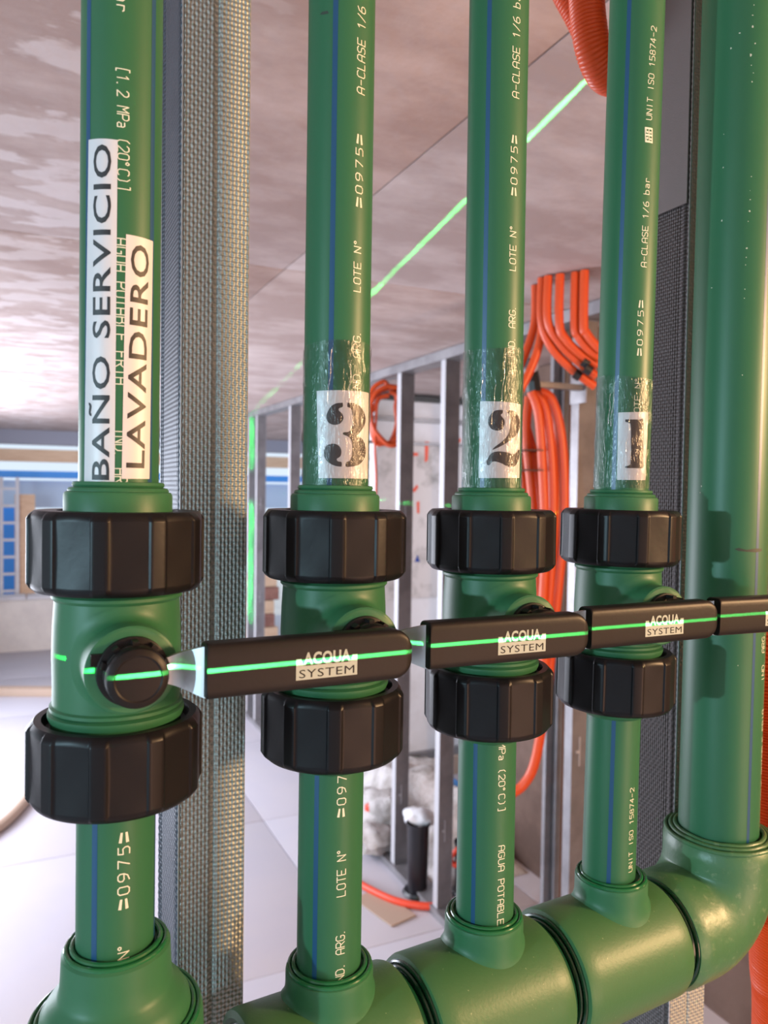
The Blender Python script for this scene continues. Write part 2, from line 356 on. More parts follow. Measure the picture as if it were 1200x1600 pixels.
# ---- far partition of galvanised studs (plane u = 1.67)
wallt = bobj('top_track', BM(1.66, 1.75, -2.5, 9.3, HZ-.045, HZ-.003), M_gal); tag(wallt, 'pale steel track under the ceiling carrying the far studs', 'track')
wallb = bobj('floor_track', BM(1.655, 1.755, 2.2, 9.3, FZ+.001, FZ+.035), M_gal); tag(wallb, 'steel floor track running under the far studs', 'track')
stud_lab = {2.03: 'grey steel stud behind the orange conduit coils', 2.47: 'far steel stud just behind the second green pipe',
            2.93: 'dark steel stud with slotted holes left of the pipe marked 2', 3.37: 'steel stud with the orange cable coil hanging on it',
            5.1: 'distant steel stud at the left edge of the pipe marked 3', 6.2: 'most distant steel stud lit by the vertical green laser line', 5.95: 'distant steel stud right of the green lit one'}
for v, lab in stud_lab.items():
    t = thing('steel_stud', bp(1.67, v, FZ+.036), lab, 'stud', 'far partition studs', ROT); mfl = M_gal if v < 2.5 else M_gal_l
    H = HZ-.046-FZ-.036
    obj('web', BM(0, .072, -.0015, 0, 0, H), M_gal, t)
    obj('flange', BM(-.0015, 0, -.0015, .038, 0, H), mfl, t)
    obj('flange', BM(.072, .0735, -.0015, .038, 0, H), mfl, t)
    for z in (.35, 1.0, 1.75):
        bm = bmesh.new(); box(bm, .030, .034, -.004, -.0015, z-.05, z+.05); box(bm, .018, .03, -.004, -.0015, z-.005, z+.005)
        tag(obj('slot', bm, M_gal_l, t), 'pale punched slot')

# ================================================================== orange coil on the far stud
def cable(name, pts, r, m, label, cat, seg=10, group=None, n=10, parent=None):
    bm = bmesh.new(); tube(bm, [W(p) for p in spline(pts, n)], r, seg); o = obj(name, bm, m, parent)
    if parent is None: tag(o, label, cat, group)
    return o
t = thing('cable_coil', (0, 0, -CZ), 'small orange cable coil hung behind a far stud, its tail dangling', 'cable')
for k in range(4):
    a0 = random.uniform(0, 6); pts = []
    rx, rz, cx, cz = [(32, 46, 612, 646), (27, 38, 606, 652), (22, 50, 599, 645), (34, 44, 610, 652)][k]
    for i in range(13):
        a = a0+2*pi*i/12; pts.append(at(cx+rx*cos(a)+random.uniform(-3, 3), cz-rz*sin(a)+random.uniform(-4, 4), 3.95+.012*k))
    bm = bmesh.new(); tube(bm, [W(p) for p in spline(pts, 8)], .0125, 10); obj('loop', bm, M_orange_far, t)
bm = bmesh.new(); tube(bm, [W(p) for p in spline([at(590, 620, 3.95), at(586, 690, 3.95), at(588, 750, 3.95), at(586, 810, 3.95)], 8)], .006, 8); obj('tail', bm, M_orange_far, t)

# ================================================================== orange conduits on the right wall
ceil_pts = [
 ([(836, 498), (829, 530), (818, 560), (806, 590)], 2.30, 'leftmost orange conduit dropping from the ceiling beside the second pipe'),
 ([(848, 498), (842, 540), (830, 575), (812, 612)], 2.26, 'second orange conduit dropping steeply beside the second pipe'),
 ([(846, 500), (860, 540), (888, 572), (930, 604)], 2.22, 'lowest orange conduit of the fan curving right towards the fourth pipe'),
 ([(856, 500), (874, 535), (900, 562), (932, 588)], 2.20, 'orange conduit second from below in the fan under the ceiling'),
 ([(874, 506), (884, 530), (906, 552), (934, 572)], 2.18, 'orange conduit in the middle of the fan under the ceiling'),
 ([(898, 508), (904, 526), (918, 544), (938, 560)], 2.16, 'upper orange conduit of the fan beside the fourth pipe'),
 ([(912, 508), (916, 520), (926, 534), (940, 548)], 2.14, 'topmost short orange conduit of the fan beside the fourth pipe')]
for pts, Y, lab in ceil_pts:
    top = atz(pts[0][0], pts[0][1]-12, HZ-.002); k = at(pts[0][0], pts[0][1], Y)
    P = [Vector((at(pts[0][0], 480, Y).x, Y, HZ-.003))] + [at(x, y, Y) for x, y in pts]
    cable('conduit', P, .0125, M_orange_far, lab, 'conduit', 12, 'conduits fanning out under the ceiling')
for (x, y, Y, lab) in ((902, 586, 2.205, 'black tie on the lowest conduit of the fan'), (915, 567, 2.18, 'black tie on the second conduit of the fan'), (919, 578, 2.165, 'black tie between two conduits of the fan')):
    c = at(x, y, Y); d = Vector((1, 0, -.62)).normalized(); bm = bmesh.new(); tube(bm, [W(c-d*.010), W(c+d*.010)], .0145, 14); tag(obj('cable_tie', bm, M_tie), lab, 'tie')
coil = thing('conduit_coil', (0, 0, -CZ), 'long hanging coil of orange conduit between the second and fourth pipes', 'conduit')
loops = [
 ([(838, 612), (862, 625), (878, 690), (882, 800), (874, 900), (862, 1010), (852, 1100), (836, 1190), (818, 1226), (796, 1242)], 1.95, .0125),
 ([(834, 612), (852, 640), (862, 720), (864, 820), (858, 930), (850, 1020), (842, 1080)], 1.92, .0125),
 ([(830, 612), (842, 650), (848, 740), (852, 850), (848, 960), (852, 1040)], 1.90, .0115),
 ([(826, 620), (822, 680), (830, 760), (838, 860), (842, 980), (840, 1060)], 1.96, .012),
 ([(812, 625), (820, 660), (836, 720), (846, 800), (850, 900), (846, 1000)], 1.99, .012),
 ([(806, 640), (810, 700), (822, 800), (826, 900), (832, 1010)], 2.0, .012),
 ([(842, 610), (868, 640), (872, 740), (868, 860), (860, 980), (848, 1080)], 2.02, .012)]
for pts, Y, r in loops:
    Y += .50; r *= 1.26
    bm = bmesh.new(); tube(bm, [W(at(x, y, Y)) for x, y in [(q.x, q.y) for q in spline([(x, y, 0) for x, y in pts], 8)]], r, 12); obj('loop', bm, M_orange_far, coil)
for y in (704, 735):
    c = at(832, y, 2.41); bm = bmesh.new(); box(bm, c.x-.034, c.x+.03, c.y-.03, c.y+.07, c.z+CZ-.0015, c.z+CZ+.0015); obj('tie', bm, M_tie, coil)
cable('hanger_strap', [at(824, 562, 2.42), at(831, 590, 2.42), at(834, 612, 2.42)], .024, M_tie, 'black strap holding up the orange conduit coil', 'strap', 8)
tag(obj('lamp_bulb', (lambda bm: (lathe(bm, [(.004, .03), (.007, .02), (.014, .004), (.016, -.008), (.012, -.02), (.004, -.026)], 20, Matrix.Translation(W(at(834, 568, 2.36)))), bm)[1])(bmesh.new()), M_white), 'small white bulb hanging beside the black strap', 'bulb')
c = at(834, 600, 2.45); cu_, cv_ = Vector((c.x, c.y, 0)).dot(U), Vector((c.x, c.y, 0)).dot(V_)
t = thing('wall_bracket', bp(1.67, 2.028, c.z), 'steel bracket on a stud carrying the orange conduit coil', 'bracket', None, ROT)
obj('arm', BM(cu_-1.67-.02, -.002, cv_-2.028-.012, cv_-2.028+.012, -.010, .010, bev=.002), M_gal, t); obj('plate', BM(-.008, -.0005, cv_-2.028-.03, .04, -.05, .05, bev=.002), M_gal, t)
# vertical galvanised strips standing against the brown wall
for (x, Y, wd_, m, nm, lab, cat) in ((862, 2.75, .017, M_gal, 'steel_strip', 'dark steel strip right behind the orange conduit coil', 'strip'), (876, 2.74, .010, M_gal, 'steel_strip', 'narrow steel strip between the coil and the fourth pipe', 'strip'),
    (888, 2.78, .020, M_brown, 'wooden_batten', 'brown upright batten left of the fourth pipe', 'batten'), (902, 2.75, .013, M_gal, 'steel_strip', 'steel strip between two brown battens', 'strip'), (919, 2.78, .022, M_brown, 'wooden_batten', 'brown upright batten touching the left edge of the fourth pipe', 'batten')):
    c = at(x, 900, Y); b = Vector((c.x, c.y, 0)); uu = b.dot(U); vv = b.dot(V_)
    o = bobj(nm, BM(-wd_, wd_, -.010, .010, FZ+.001, HZ-.02, bev=.003), m); q = bp(uu, vv); o.location = (q.x, q.y, 0); tag(o, lab, cat)

# ================================================================== floor clutter behind the far studs
def lump(name, x, y, Y, w, h, m, lab, cat, seed, group=None, dd=1.0):
    c = at(x, y, Y); bm = bmesh.new(); bmesh.ops.create_icosphere(bm, subdivisions=3, radius=1)
    for v in bm.verts:
        n = noise.noise(v.co*1.6+Vector((seed*7.3, 0, seed)))*.38+noise.noise(v.co*4+Vector((0, seed*3.1, 0)))*.14
        v.co *= 1+n; v.co.x *= w; v.co.y *= w*dd; v.co.z *= h; 
    lo = min(v.co.z for v in bm.verts)
    o = obj(name, bm, m, None, 50); zc = max(c.z, FZ-lo+.002); o.location = (c.x, c.y, zc+CZ); return tag(o, lab, cat, group)
rub = [(600, 1262, 4.7, .16, .10, 'bent grey rubble sack furthest left behind the studs'), (576, 1290, 4.4, .13, .08, 'grey rubble lump beside the pipe marked 3'),
       (655, 1248, 4.8, .17, .09, 'rubble lump under the white board between the studs'), (600, 1330, 4.15, .14, .12, 'pale rubble lump left of the black bucket'),
       (715, 1300, 4.4, .13, .10, 'rubble lump right of the dark stud, below the blue bag'), (712, 1345, 4.0, .10, .08, 'small rubble lump at the foot of the second pipe'),
       (640, 1272, 4.5, .12, .06, 'flat rubble lump behind the black bucket'), (585, 1365, 3.95, .12, .07, 'pale rubble lump near the red hose')]
for i, (x, y, Y, w_, h_, lab) in enumerate(rub): lump('rubble_lump', x, y, Y, w_, h_, M_rub, lab, 'rubble', i+1, 'rubble behind the studs')
# pile under the lumps so nothing hovers
bm = bmesh.new(); n = 26; R = []
for i in range(n):
    row = []
    for j in range(n):
        u = 1.78+.50*i/(n-1); v = 3.08+1.3*j/(n-1); e = min(1, 4*min(i, n-1-i, j, n-1-j)/(n-1))
        row.append((u, v, FZ+.003+e*(.10+.16*max(0, noise.noise(Vector((u*3, v*3, 1)))+.3)+.14*(v-3.08)/1.3)))
    R.append(row)
grid(bm, R, False); o = bobj('rubble_pile', bm, M_rub, None, 'stuff', 60); tag(o, 'heap of pale plaster rubble on the floor behind the studs', 'rubble')
lump('plastic_bag', 656, 1276, 3.62, .075, .035, M_bag, 'crumpled white plastic bag on top of the black bucket', 'bag', 21)
lump('blue_bag', 708, 1236, 4.3, .06, .06, M_sky_blue, 'bright blue bag on the rubble left of the second pipe', 'bag', 22)
def bucket(x, yb, Y, r, h, lab):
    c = atz(x, yb, FZ+.014); t = thing('bucket', (c.x, c.y, c.z), lab, 'bucket')
    bm = bmesh.new(); lathe(bm, [(r*.86, 0), (r*.88, .006), (r, h), (r*.96, h), (r*.84, .01)], 32); obj('body', bm, M_blk, t)
    bm = bmesh.new(); lathe(bm, [(r*1.0, h-.012), (r*1.08, h-.010), (r*1.08, h), (r*1.0, h+.002)], 32, caps=False); obj('rim', bm, M_blk, t)
    bm = bmesh.new(); lathe(bm, [(r*1.25, -.012), (r*1.35, -.004), (r*1.2, .01), (r*.9, .012)], 32); obj('foot', bm, M_blk, t); return t
bucket(652, 1392, 3.6, .053, .33, 'tall black bucket standing on the rubble between the far studs')
bucket(724, 1392, 3.6, .045, .24, 'black bucket half hidden behind the second green pipe')
cable('red_hose', [atz(545, 1370, FZ+.02), atz(575, 1388, FZ+.02), atz(620, 1408, FZ+.02), atz(665, 1416, FZ+.02), atz(705, 1412, FZ+.02), atz(740, 1395, FZ+.02)], .017, M_hose, 'red hose lying across the floor track', 'hose', 12)
cable('red_hose', [at(700, 1345, 3.5), at(712, 1330, 3.48), at(722, 1325, 3.5), at(714, 1352, 3.5), at(702, 1342, 3.52)], .012, M_hose, 'short loop of red hose above the black bucket', 'hose', 10)
tag(obj('bottle_cap', (lambda bm: (lathe(bm, [(.012, 0), (.028, .01), (.03, .03), (.02, .042)], 20, Matrix.Translation(W(at(578, 1268, 4.1)))), bm)[1])(bmesh.new()), M_hose), 'small red cap on the rubble beside the pipe marked 3', 'cap')
c = atz(600, 1418, FZ+.004); o = obj('cardboard_piece', BM(-.14, .14, -.07, .07, 0, .006), M_card); o.location = W(c); o.rotation_euler = (0, 0, -.9); tag(o, 'flat torn cardboard piece on the floor beside the track', 'cardboard')
# left floor: batten and dark cable
c = atz(40, 1086, FZ+.001); o = obj('floor_batten', BM(-1.6, 1.6, -.06, .06, 0, .07, bev=.006), M_card); o.location = W(c); o.rotation_euler = (0, 0, .03); tag(o, 'long brown batten lying on the pale floor at the left', 'batten')
cable('floor_cable', [atz(-60, 1330, FZ+.03), atz(0, 1290, FZ+.03), atz(30, 1262, FZ+.03), atz(50, 1235, FZ+.03)], .03, M_card, 'thick brown cable on the floor behind the leftmost pipe', 'cable', 10)

# ================================================================== near steel studs
def near_stud(x, y, lab, group, web_m, splice=False):
    r = ray(x, y); k = .4024/(Vector((r[0], r[1], 0)).dot(Vector((-sin(radians(25.1)), cos(radians(25.1)), 0))))
    t = thing('steel_stud', (r[0]*k, r[1]*k, FZ+.001), lab, 'stud', group, ROT); H = HZ-FZ-.004
    def sheet(name, prof, m, flip=False, lab2=None):       # folded sheet: polyline in plan, extruded, with uv in metres
        bm = bmesh.new(); uv = bm.loops.layers.uv.new('uv'); th = .0006; s = 0; acc = [0]
        for a, b in zip(prof[:-1], prof[1:]): acc.append(acc[-1]+sqrt((b[0]-a[0])**2+(b[1]-a[1])**2))
        for (a, b, s0, s1) in zip(prof[:-1], prof[1:], acc[:-1], acc[1:]):
            d = Vector((b[0]-a[0], b[1]-a[1], 0)).normalized(); nrm = Vector((-d.y, d.x, 0))*th
            for off in (0, 1):
                q = [Vector((a[0], a[1], 0))+nrm*off, Vector((b[0], b[1], 0))+nrm*off]
                vs = [bm.verts.new(p) for p in (q[0], q[1], q[1]+Vector((0, 0, H)), q[0]+Vector((0, 0, H)))]
                f = bm.faces.new(vs)
                for lp, c2 in zip(f.loops, ((s0, 0), (s1, 0), (s1, H), (s0, H))): lp[uv].uv = c2
        me = bpy.data.meshes.new(name); bm.to_mesh(me); bm.free(); me.materials.append(m)
        o = bpy.data.objects.new(name, me); COL.objects.link(o); o.parent = t
        if lab2: o['label'] = lab2
        return o
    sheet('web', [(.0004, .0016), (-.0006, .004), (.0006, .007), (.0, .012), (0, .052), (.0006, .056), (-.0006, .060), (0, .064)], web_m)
    g = .0012
    sheet('flange', [(0, .0005), (.001, 0), (.0155, .0002), (.0168, g), (.0180, g), (.0192, .0002), (.0345, 0), (.0352, .0012)], M_emb)
    sheet('lip', [(.0352, .0012), (.0350, .008)], M_emb)
    sheet('rear_flange', [(0, .0645), (.035, .0645)], M_emb)
    bm = bmesh.new()                                       # rolled, knurled corner edges catching the light
    for (ex, ey) in ((-.0003, .0004), (-.0004, .0635)):
        path = [Vector((ex, ey, .8+.0022*i)) for i in range(int((H-.8)/.0022))]
        tube(bm, path, .0005, 6, rfun=lambda i: .00075 if i % 2 else .0004)
    obj('knurled_edge', bm, M_steel, t)
    if splice:
        bm = BM(-.0022, -.0010, .0015, .066, CZ+.205, H); tag(obj('splice_plate', bm, M_plate, t), 'smooth dull grey plate riveted over the upper web')
    return t
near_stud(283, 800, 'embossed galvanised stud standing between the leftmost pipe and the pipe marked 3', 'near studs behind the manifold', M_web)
near_stud(1064, 900, 'embossed stud with shade painted dark on its web, standing between the pipe marked 1 and the big right pipe', 'near studs behind the manifold', M_embd, True)

# ================================================================== the manifold
AX = [(-.1124, .3209, .0048), (-.0243, .3745, .0024), (.0595, .4217, -.0017), (.1449, .4675, .0103)]
ZC = -.07
RP = .0161
D4 = (.2345, .5185, .004)
class Pipe:                                              # a cylinder seen from the camera: maps photograph points onto its skin
    def __init__(s, ax, R): s.x, s.y, s.l = ax; s.R = R; s.b = atan2(s.x, s.y)
    def root(s, lab, cat, name, group=None):
        return thing(name, (s.x, s.y, ZC), lab, cat, group, (0, s.l, 0))
    def pt(s, phi, z, R):                                # local coordinates (origin on the axis at z = ZC)
        T = (-sin(s.b), -cos(s.b)); Rr = (cos(s.b), -sin(s.b))
        return Vector((R*(cos(phi)*T[0]+sin(phi)*Rr[0]), R*(cos(phi)*T[1]+sin(phi)*Rr[1]), z))
    def hit(s, x, y):                                    # -> phi, local z
        r = ray(x, y); z = 0
        for _ in range(4):
            cx = s.x+s.l*z; cy = s.y
            a = r[0]**2+r[1]**2; b = -2*(r[0]*cx+r[1]*cy); c = cx*cx+cy*cy-s.R**2; d = max(0, b*b-4*a*c)
            k = (-b-sqrt(d))/(2*a); px, py, pz = r[0]*k-cx, r[1]*k-cy, r[2]*k; z = pz-ZC
        T = (-sin(s.b), -cos(s.b)); Rr = (cos(s.b), -sin(s.b))
        return atan2(px*Rr[0]+py*Rr[1], px*T[0]+py*T[1]), z
PI_ = [Pipe(a, RP) for a in AX]; PB = Pipe(D4, .0258)

def patch(p, corners, dR, n=14, m=10):                   # quad patch in (phi,z) lifted off the skin
    (a, b, c, d) = corners; rows = []                    # bottom-left, bottom-right, top-right, top-left
    for j in range(m+1):
        t = j/m; row = []
        for i in range(n+1):
            s = i/n
            ph = (a[0]*(1-s)+b[0]*s)*(1-t)+(d[0]*(1-s)+c[0]*s)*t; z = (a[1]*(1-s)+b[1]*s)*(1-t)+(d[1]*(1-s)+c[1]*s)*t
            row.append(p.pt(ph, z, p.R+dR))
        rows.append(row)
    bm = bmesh.new(); R = grid(bm, rows, False)
    return bm
def wrapfill(p, polys, dR):                              # filled outlines given in (phi, z)
    bm = bmesh.new()
    for P in polys:
        es = []; v = [bm.verts.new((a*p.R, z, 0)) for a, z in P]
        for i in range(len(v)): es.append(bm.edges.new((v[i], v[(i+1) % len(v)])))
        bmesh.ops.triangle_fill(bm, edges=es, use_beauty=True)
    return wrapbm(p, bm, dR)
def wrapbm(p, bm, dR):
    xs = [v.co.x for v in bm.verts]; x = min(xs); hi = max(xs)
    while x < hi:
        x += .0007
        bmesh.ops.bisect_plane(bm, geom=bm.verts[:]+bm.edges[:]+bm.faces[:], plane_co=(x, 0, 0), plane_no=(1, 0, 0))
    for v in bm.verts: v.co = p.pt(v.co.x/p.R, v.co.y, p.R+dR)
    return bm
def stripe(p, parent, x, y, z0, z1, w=.0024):
    ph, _ = p.hit(x, y); h = w/2/p.R
    bm = patch(p, ((ph-h, z0), (ph+h, z0), (ph+h, z1), (ph-h, z1)), .00006, 3, 4); return tag(obj('blue_stripe', bm, M_blue, parent), 'thin blue stripe')
# ---- stroke lettering like the pipe's printing (4 wide, 6 high)
G = {'A': [[(0, 0), (0, 4.6), (1, 6), (3, 6), (4, 5), (4, 0)], [(0, 2.6), (4, 2.6)]], 'B': [[(0, 0), (0, 6), (3, 6), (3.8, 5), (3.2, 3.2), (0, 3.2)], [(3.2, 3.2), (4, 2), (3.4, 0), (0, 0)]],
 'C': [[(4, 5.4), (3, 6), (1, 6), (0, 5), (0, 1), (1, 0), (3, 0), (4, .6)]], 'D': [[(0, 0), (0, 6), (2.6, 6), (4, 4.6), (4, 1.4), (2.6, 0), (0, 0)]], 'E': [[(4, 6), (0, 6), (0, 0), (4, 0)], [(0, 3), (3.2, 3)]],
 'F': [[(4, 6), (0, 6), (0, 0)], [(0, 3), (3.2, 3)]], 'G': [[(4, 5.4), (3, 6), (1, 6), (0, 5), (0, 1), (1, 0), (3, 0), (4, 1), (4, 2.8), (2.4, 2.8)]], 'I': [[(2, 0), (2, 6)]], 'L': [[(0, 6), (0, 0), (3.6, 0)]],
 'M': [[(0, 0), (0, 6), (2, 3), (4, 6), (4, 0)]], 'N': [[(0, 0), (0, 6), (4, 0), (4, 6)]], 'O': [[(1, 0), (0, 1), (0, 5), (1, 6), (3, 6), (4, 5), (4, 1), (3, 0), (1, 0)]], 'P': [[(0, 0), (0, 6), (3, 6), (4, 5), (4, 3.8), (3, 2.8), (0, 2.8)]],
 'R': [[(0, 0), (0, 6), (3, 6), (4, 5), (4, 3.8), (3, 2.8), (0, 2.8)], [(1.8, 2.8), (4, 0)]], 'S': [[(4, 5.3), (3, 6), (1, 6), (0, 5), (.6, 3.4), (3.4, 2.8), (4, 1.2), (3, 0), (1, 0), (0, .7)]], 'T': [[(0, 6), (4, 6)], [(2, 6), (2, 0)]],
 'U': [[(0, 6), (0, 1), (1, 0), (3, 0), (4, 1), (4, 6)]], 'a': [[(.4, 3.8), (2.6, 3.8), (3.4, 3), (3.4, 0), (1, 0), (.2, .8), (1, 2), (3.4, 2)]], 'b': [[(0, 6), (0, 0), (2.6, 0), (3.4, 1), (3.4, 2.8), (2.6, 3.8), (0, 3.8)]], 'r': [[(.4, 0), (.4, 3.8), (2.8, 3.8), (3.2, 3.2)]],
 '0': [[(1, 0), (0, 1), (0, 5), (1, 6), (3, 6), (4, 5), (4, 1), (3, 0), (1, 0)]], '1': [[(.8, 4.8), (2.2, 6), (2.2, 0)]], '2': [[(0, 5), (1, 6), (3, 6), (4, 5), (4, 3.8), (0, 0), (4, 0)]], '4': [[(3, 0), (3, 6), (0, 2), (4, 2)]],
 '5': [[(3.8, 6), (.4, 6), (.2, 3.4), (3, 3.6), (4, 2.4), (4, 1), (3, 0), (.2, 0)]], '6': [[(3.4, 6), (1, 5), (0, 3), (0, 1), (1, 0), (3, 0), (4, 1), (4, 2.4), (3, 3.2), (0, 3)]], '7': [[(0, 6), (4, 6), (1.6, 0)]],
 '8': [[(1, 3.2), (.2, 4.2), (.6, 5.6), (2, 6), (3.4, 5.6), (3.8, 4.2), (3, 3.2), (1, 3.2), (0, 2), (.2, .6), (1.2, 0), (2.8, 0), (3.8, .6), (4, 2), (3, 3.2)]],
 '9': [[(.6, 0), (3, 1), (4, 3), (4, 5), (3, 6), (1, 6), (0, 5), (0, 3.6), (1, 2.8), (4, 3)]], '-': [[(.4, 3), (3.6, 3)]], '/': [[(.2, 0), (3.8, 6)]], '.': [[(.2, 0), (.7, 0)]], '(': [[(3, 6.4), (1.6, 5), (1.6, 1), (3, -.4)]], ')': [[(1, 6.4), (2.4, 5), (2.4, 1), (1, -.4)]],
 '[': [[(3, 6.6), (1.4, 6.6), (1.4, -.6), (3, -.6)]], ']': [[(1, 6.6), (2.6, 6.6), (2.6, -.6), (1, -.6)]], 'º': [[(1, 6), (.2, 5.2), (.8, 4.4), (1.8, 4.4), (2.2, 5.2), (1.6, 6), (1, 6)]], '=': 'bars', '#': 'mark'}
def printing(p, parent, text, a, b, h, up=True, w=.66, gw=.74):
    """text along the pipe from photo point a (start) to b (end); h = letter height in metres"""
    (pa, za), (pb, zb) = p.hit(*a), p.hit(*b); n = len(text); adv = (zb-za)/n;  k = h/6; sc = abs(adv)*(.56 if '=' in text else gw)/4
    bm = bmesh.new(); sgn = 1 if up else -1
    def P(gx, gy, i):                                    # glyph units -> (phi, z); the letter tops point left when the text runs up
        z = za+adv*(i+.13)+(gx*sc)*(1 if adv > 0 else -1); t = (i+gx/4)/n; ph = pa+(pb-pa)*t-sgn*(gy-3)*k/p.R
        return p.pt(ph, z, p.R+.00007)
    def ribbon(q0, q1, i, w0, w1):
        d = Vector((q1[0]-q0[0], q1[1]-q0[1])); L = d.length
        if L < 1e-6: return
        d /= L; nx, ny = -d.y, d.x; m = max(1, int(L/.9)); prev = None
        q0 = (q0[0]-d.x*w0*.35, q0[1]-d.y*w0*.35); L += (w0+w1)*.35
        for j in range(m+1):
            t = j/m; x = q0[0]+d.x*L*t; y = q0[1]+d.y*L*t; ww = (w0+(w1-w0)*t)/2
            c = (bm.verts.new(P(x+nx*ww, y+ny*ww, i)), bm.verts.new(P(x-nx*ww, y-ny*ww, i)))
            if prev: bm.faces.new((prev[0], prev[1], c[1], c[0]))
            prev = c
    for i, ch in enumerate(text):
        g = G.get(ch)
        if g is None: continue
        if g == 'bars': ribbon((-.2, 4.9), (4.3, 4.3), i, 1.7, 1.2); ribbon((-.2, 1.2), (4.3, 1.7), i, 1.7, 1.2); continue
        if g == 'mark':
            for x in (.0, 3.2):
                for yy in (0, 5.4): ribbon((x, yy), (x+1, yy), i, .6, .6)
            for s in ([(-.3, -.3), (4.6, -.3)], [(-.3, 6.3), (4.6, 6.3)], [(-.3, -.3), (-.3, 6.3)], [(4.6, -.3), (4.6, 6.3)], [(0, 3), (4.3, 3)], [(2.1, 0), (2.1, 6)], [(.8, .8), (.8, 2.2)], [(3.2, 3.8), (3.2, 5.2)], [(3.2, .8), (3.2, 2.2)], [(1, 4), (1, 5)]): ribbon(s[0], s[1], i, .7, .7)
            continue
        for st in g:
            for q0, q1 in zip(st[:-1], st[1:]): ribbon(q0, q1, i, w, w)
    me_o = obj('printed_text', bm, M_print, parent); tag(me_o, 'cream printed lettering reading ' + text.replace('=', '').replace('#', '').strip()); return me_o

# ---- upper and lower pipes
names = ['leftmost', 'second', 'third', 'fourth']
up_lab = ['upper green pipe at the far left with two long paper labels', 'upper green pipe with a dark ink smudge near the top and stencil digit 3', 'middle upper green pipe, its taped paper showing stencil digit 2', 'upper green pipe nearest the big main pipe, stencil digit 1 on it']
lo_lab = ['short lower green pipe under the leftmost valve', 'short lower green pipe second from the left, rising from the bottom-edge tee', 'short lower green pipe printed AGUA POTABLE', 'short lower green pipe nearest the elbow, printed UNIT ISO']
def pipe_mesh(R, z0, z1): 
    bm = bmesh.new(); lathe(bm, [(R, z0+(z1-z0)*k/6) for k in range(7)], 72); return bm
UPR, LOR = [], []
for i, p in enumerate(PI_):
    t = p.root(up_lab[i], 'pipe', 'water_pipe', 'upper pipes'); obj('tube', pipe_mesh(RP, .060, .60), M_green, t); UPR.append(t)
    t = p.root(lo_lab[i], 'pipe', 'water_pipe', 'lower pipes'); obj('tube', pipe_mesh(RP, -.19 if i else -.145, -.062), M_green, t); LOR.append(t)
ZT, ZB0, ZB1 = .0655, -.19, -.063
for i, (x, y) in enumerate(((138, 200), (522, 200), (762, 200), (977, 200))): stripe(PI_[i], UPR[i], x, y, ZT+.0005, .6)
stripe(PI_[0], UPR[0], 239, 200, ZT+.0005, .6)
for i, (x, y) in enumerate(((147.5, 1380), (493, 1380), (741, 1300), (955, 1250))): stripe(PI_[i], LOR[i], x, y, ZB0 if i else -.14, ZB1)
stripe(PI_[0], LOR[0], 241.5, 1380, -.14, ZB1)
h5 = .0043
printing(PI_[0], UPR[0], 'bar', (193, -28), (191, 22), h5, False)
printing(PI_[0], UPR[0], '[1.2 MPa (20ºC)]', (192, 103), (193, 300), h5, False)
printing(PI_[0], UPR[0], 'AGUA POTABLE FRIA', (190, 371), (190, 602), h5*1.1, False)
printing(PI_[0], UPR[0], 'IND. ARG', (189, 668), (189, 768), h5*1.1, False)
printing(PI_[0], LOR[0], '=0975=', (193, 1421), (194, 1296), h5*1.05)
printing(PI_[0], LOR[0], 'Nº', (193, 1500), (193, 1472), h5)
printing(PI_[1], UPR[1], 'A-CLASE 1/6 bar', (564, 148), (566, -42), h5)
printing(PI_[1], UPR[1], '=0975=', (561, 324), (562, 206), h5*.92)
printing(PI_[1], UPR[1], 'LOTE Nº', (558, 457), (559, 372), h5*.9)
printing(PI_[1], UPR[1], 'IND. ARG.', (557, 620), (558, 512), h5*.95)
printing(PI_[1], LOR[1], '=0975=', (533, 1277), (536, 1172), h5)
printing(PI_[1], LOR[1], 'LOTE Nº', (533, 1402), (534, 1324), h5)
printing(PI_[1], LOR[1], 'IND. ARG.', (531, 1545), (532, 1450), h5)
printing(PI_[2], UPR[2], 'A-CLASE 1/6 bar', (806, 154), (808, -22), h5)
printing(PI_[2], UPR[2], '=0975=', (803, 306), (804, 208), h5*.92)
printing(PI_[2], UPR[2], 'LOTE Nº', (801, 424), (802, 350), h5*.9)
printing(PI_[2], UPR[2], 'IND. ARG.', (799, 562), (801, 474), h5*.95)
printing(PI_[2], LOR[2], '[1.2 MPa (20ºC)]', (785, 1108), (784, 1270), h5*.9, False)
printing(PI_[2], LOR[2], 'AGUA POTABLE', (784, 1320), (782, 1446), h5*.9, False)
printing(PI_[3], UPR[3], 'UNIT ISO 15874-2', (1014, 188), (1022, 40), h5*.85)
printing(PI_[3], UPR[3], '#', (1014, 223), (1014, 200), h5*1.0)
printing(PI_[3], UPR[3], 'A-CLASE 1/6 bar', (1006, 418), (1011, 276), h5*.85)
printing(PI_[3], UPR[3], '=0975=', (999, 556), (1002, 466), h5*.8)
printing(PI_[3], UPR[3], 'LOTE Nº', (995, 655), (997, 588), h5*.85)
printing(PI_[3], LOR[3], 'UNIT ISO 15874-2', (985, 1363), (988, 1230), h5*.8)

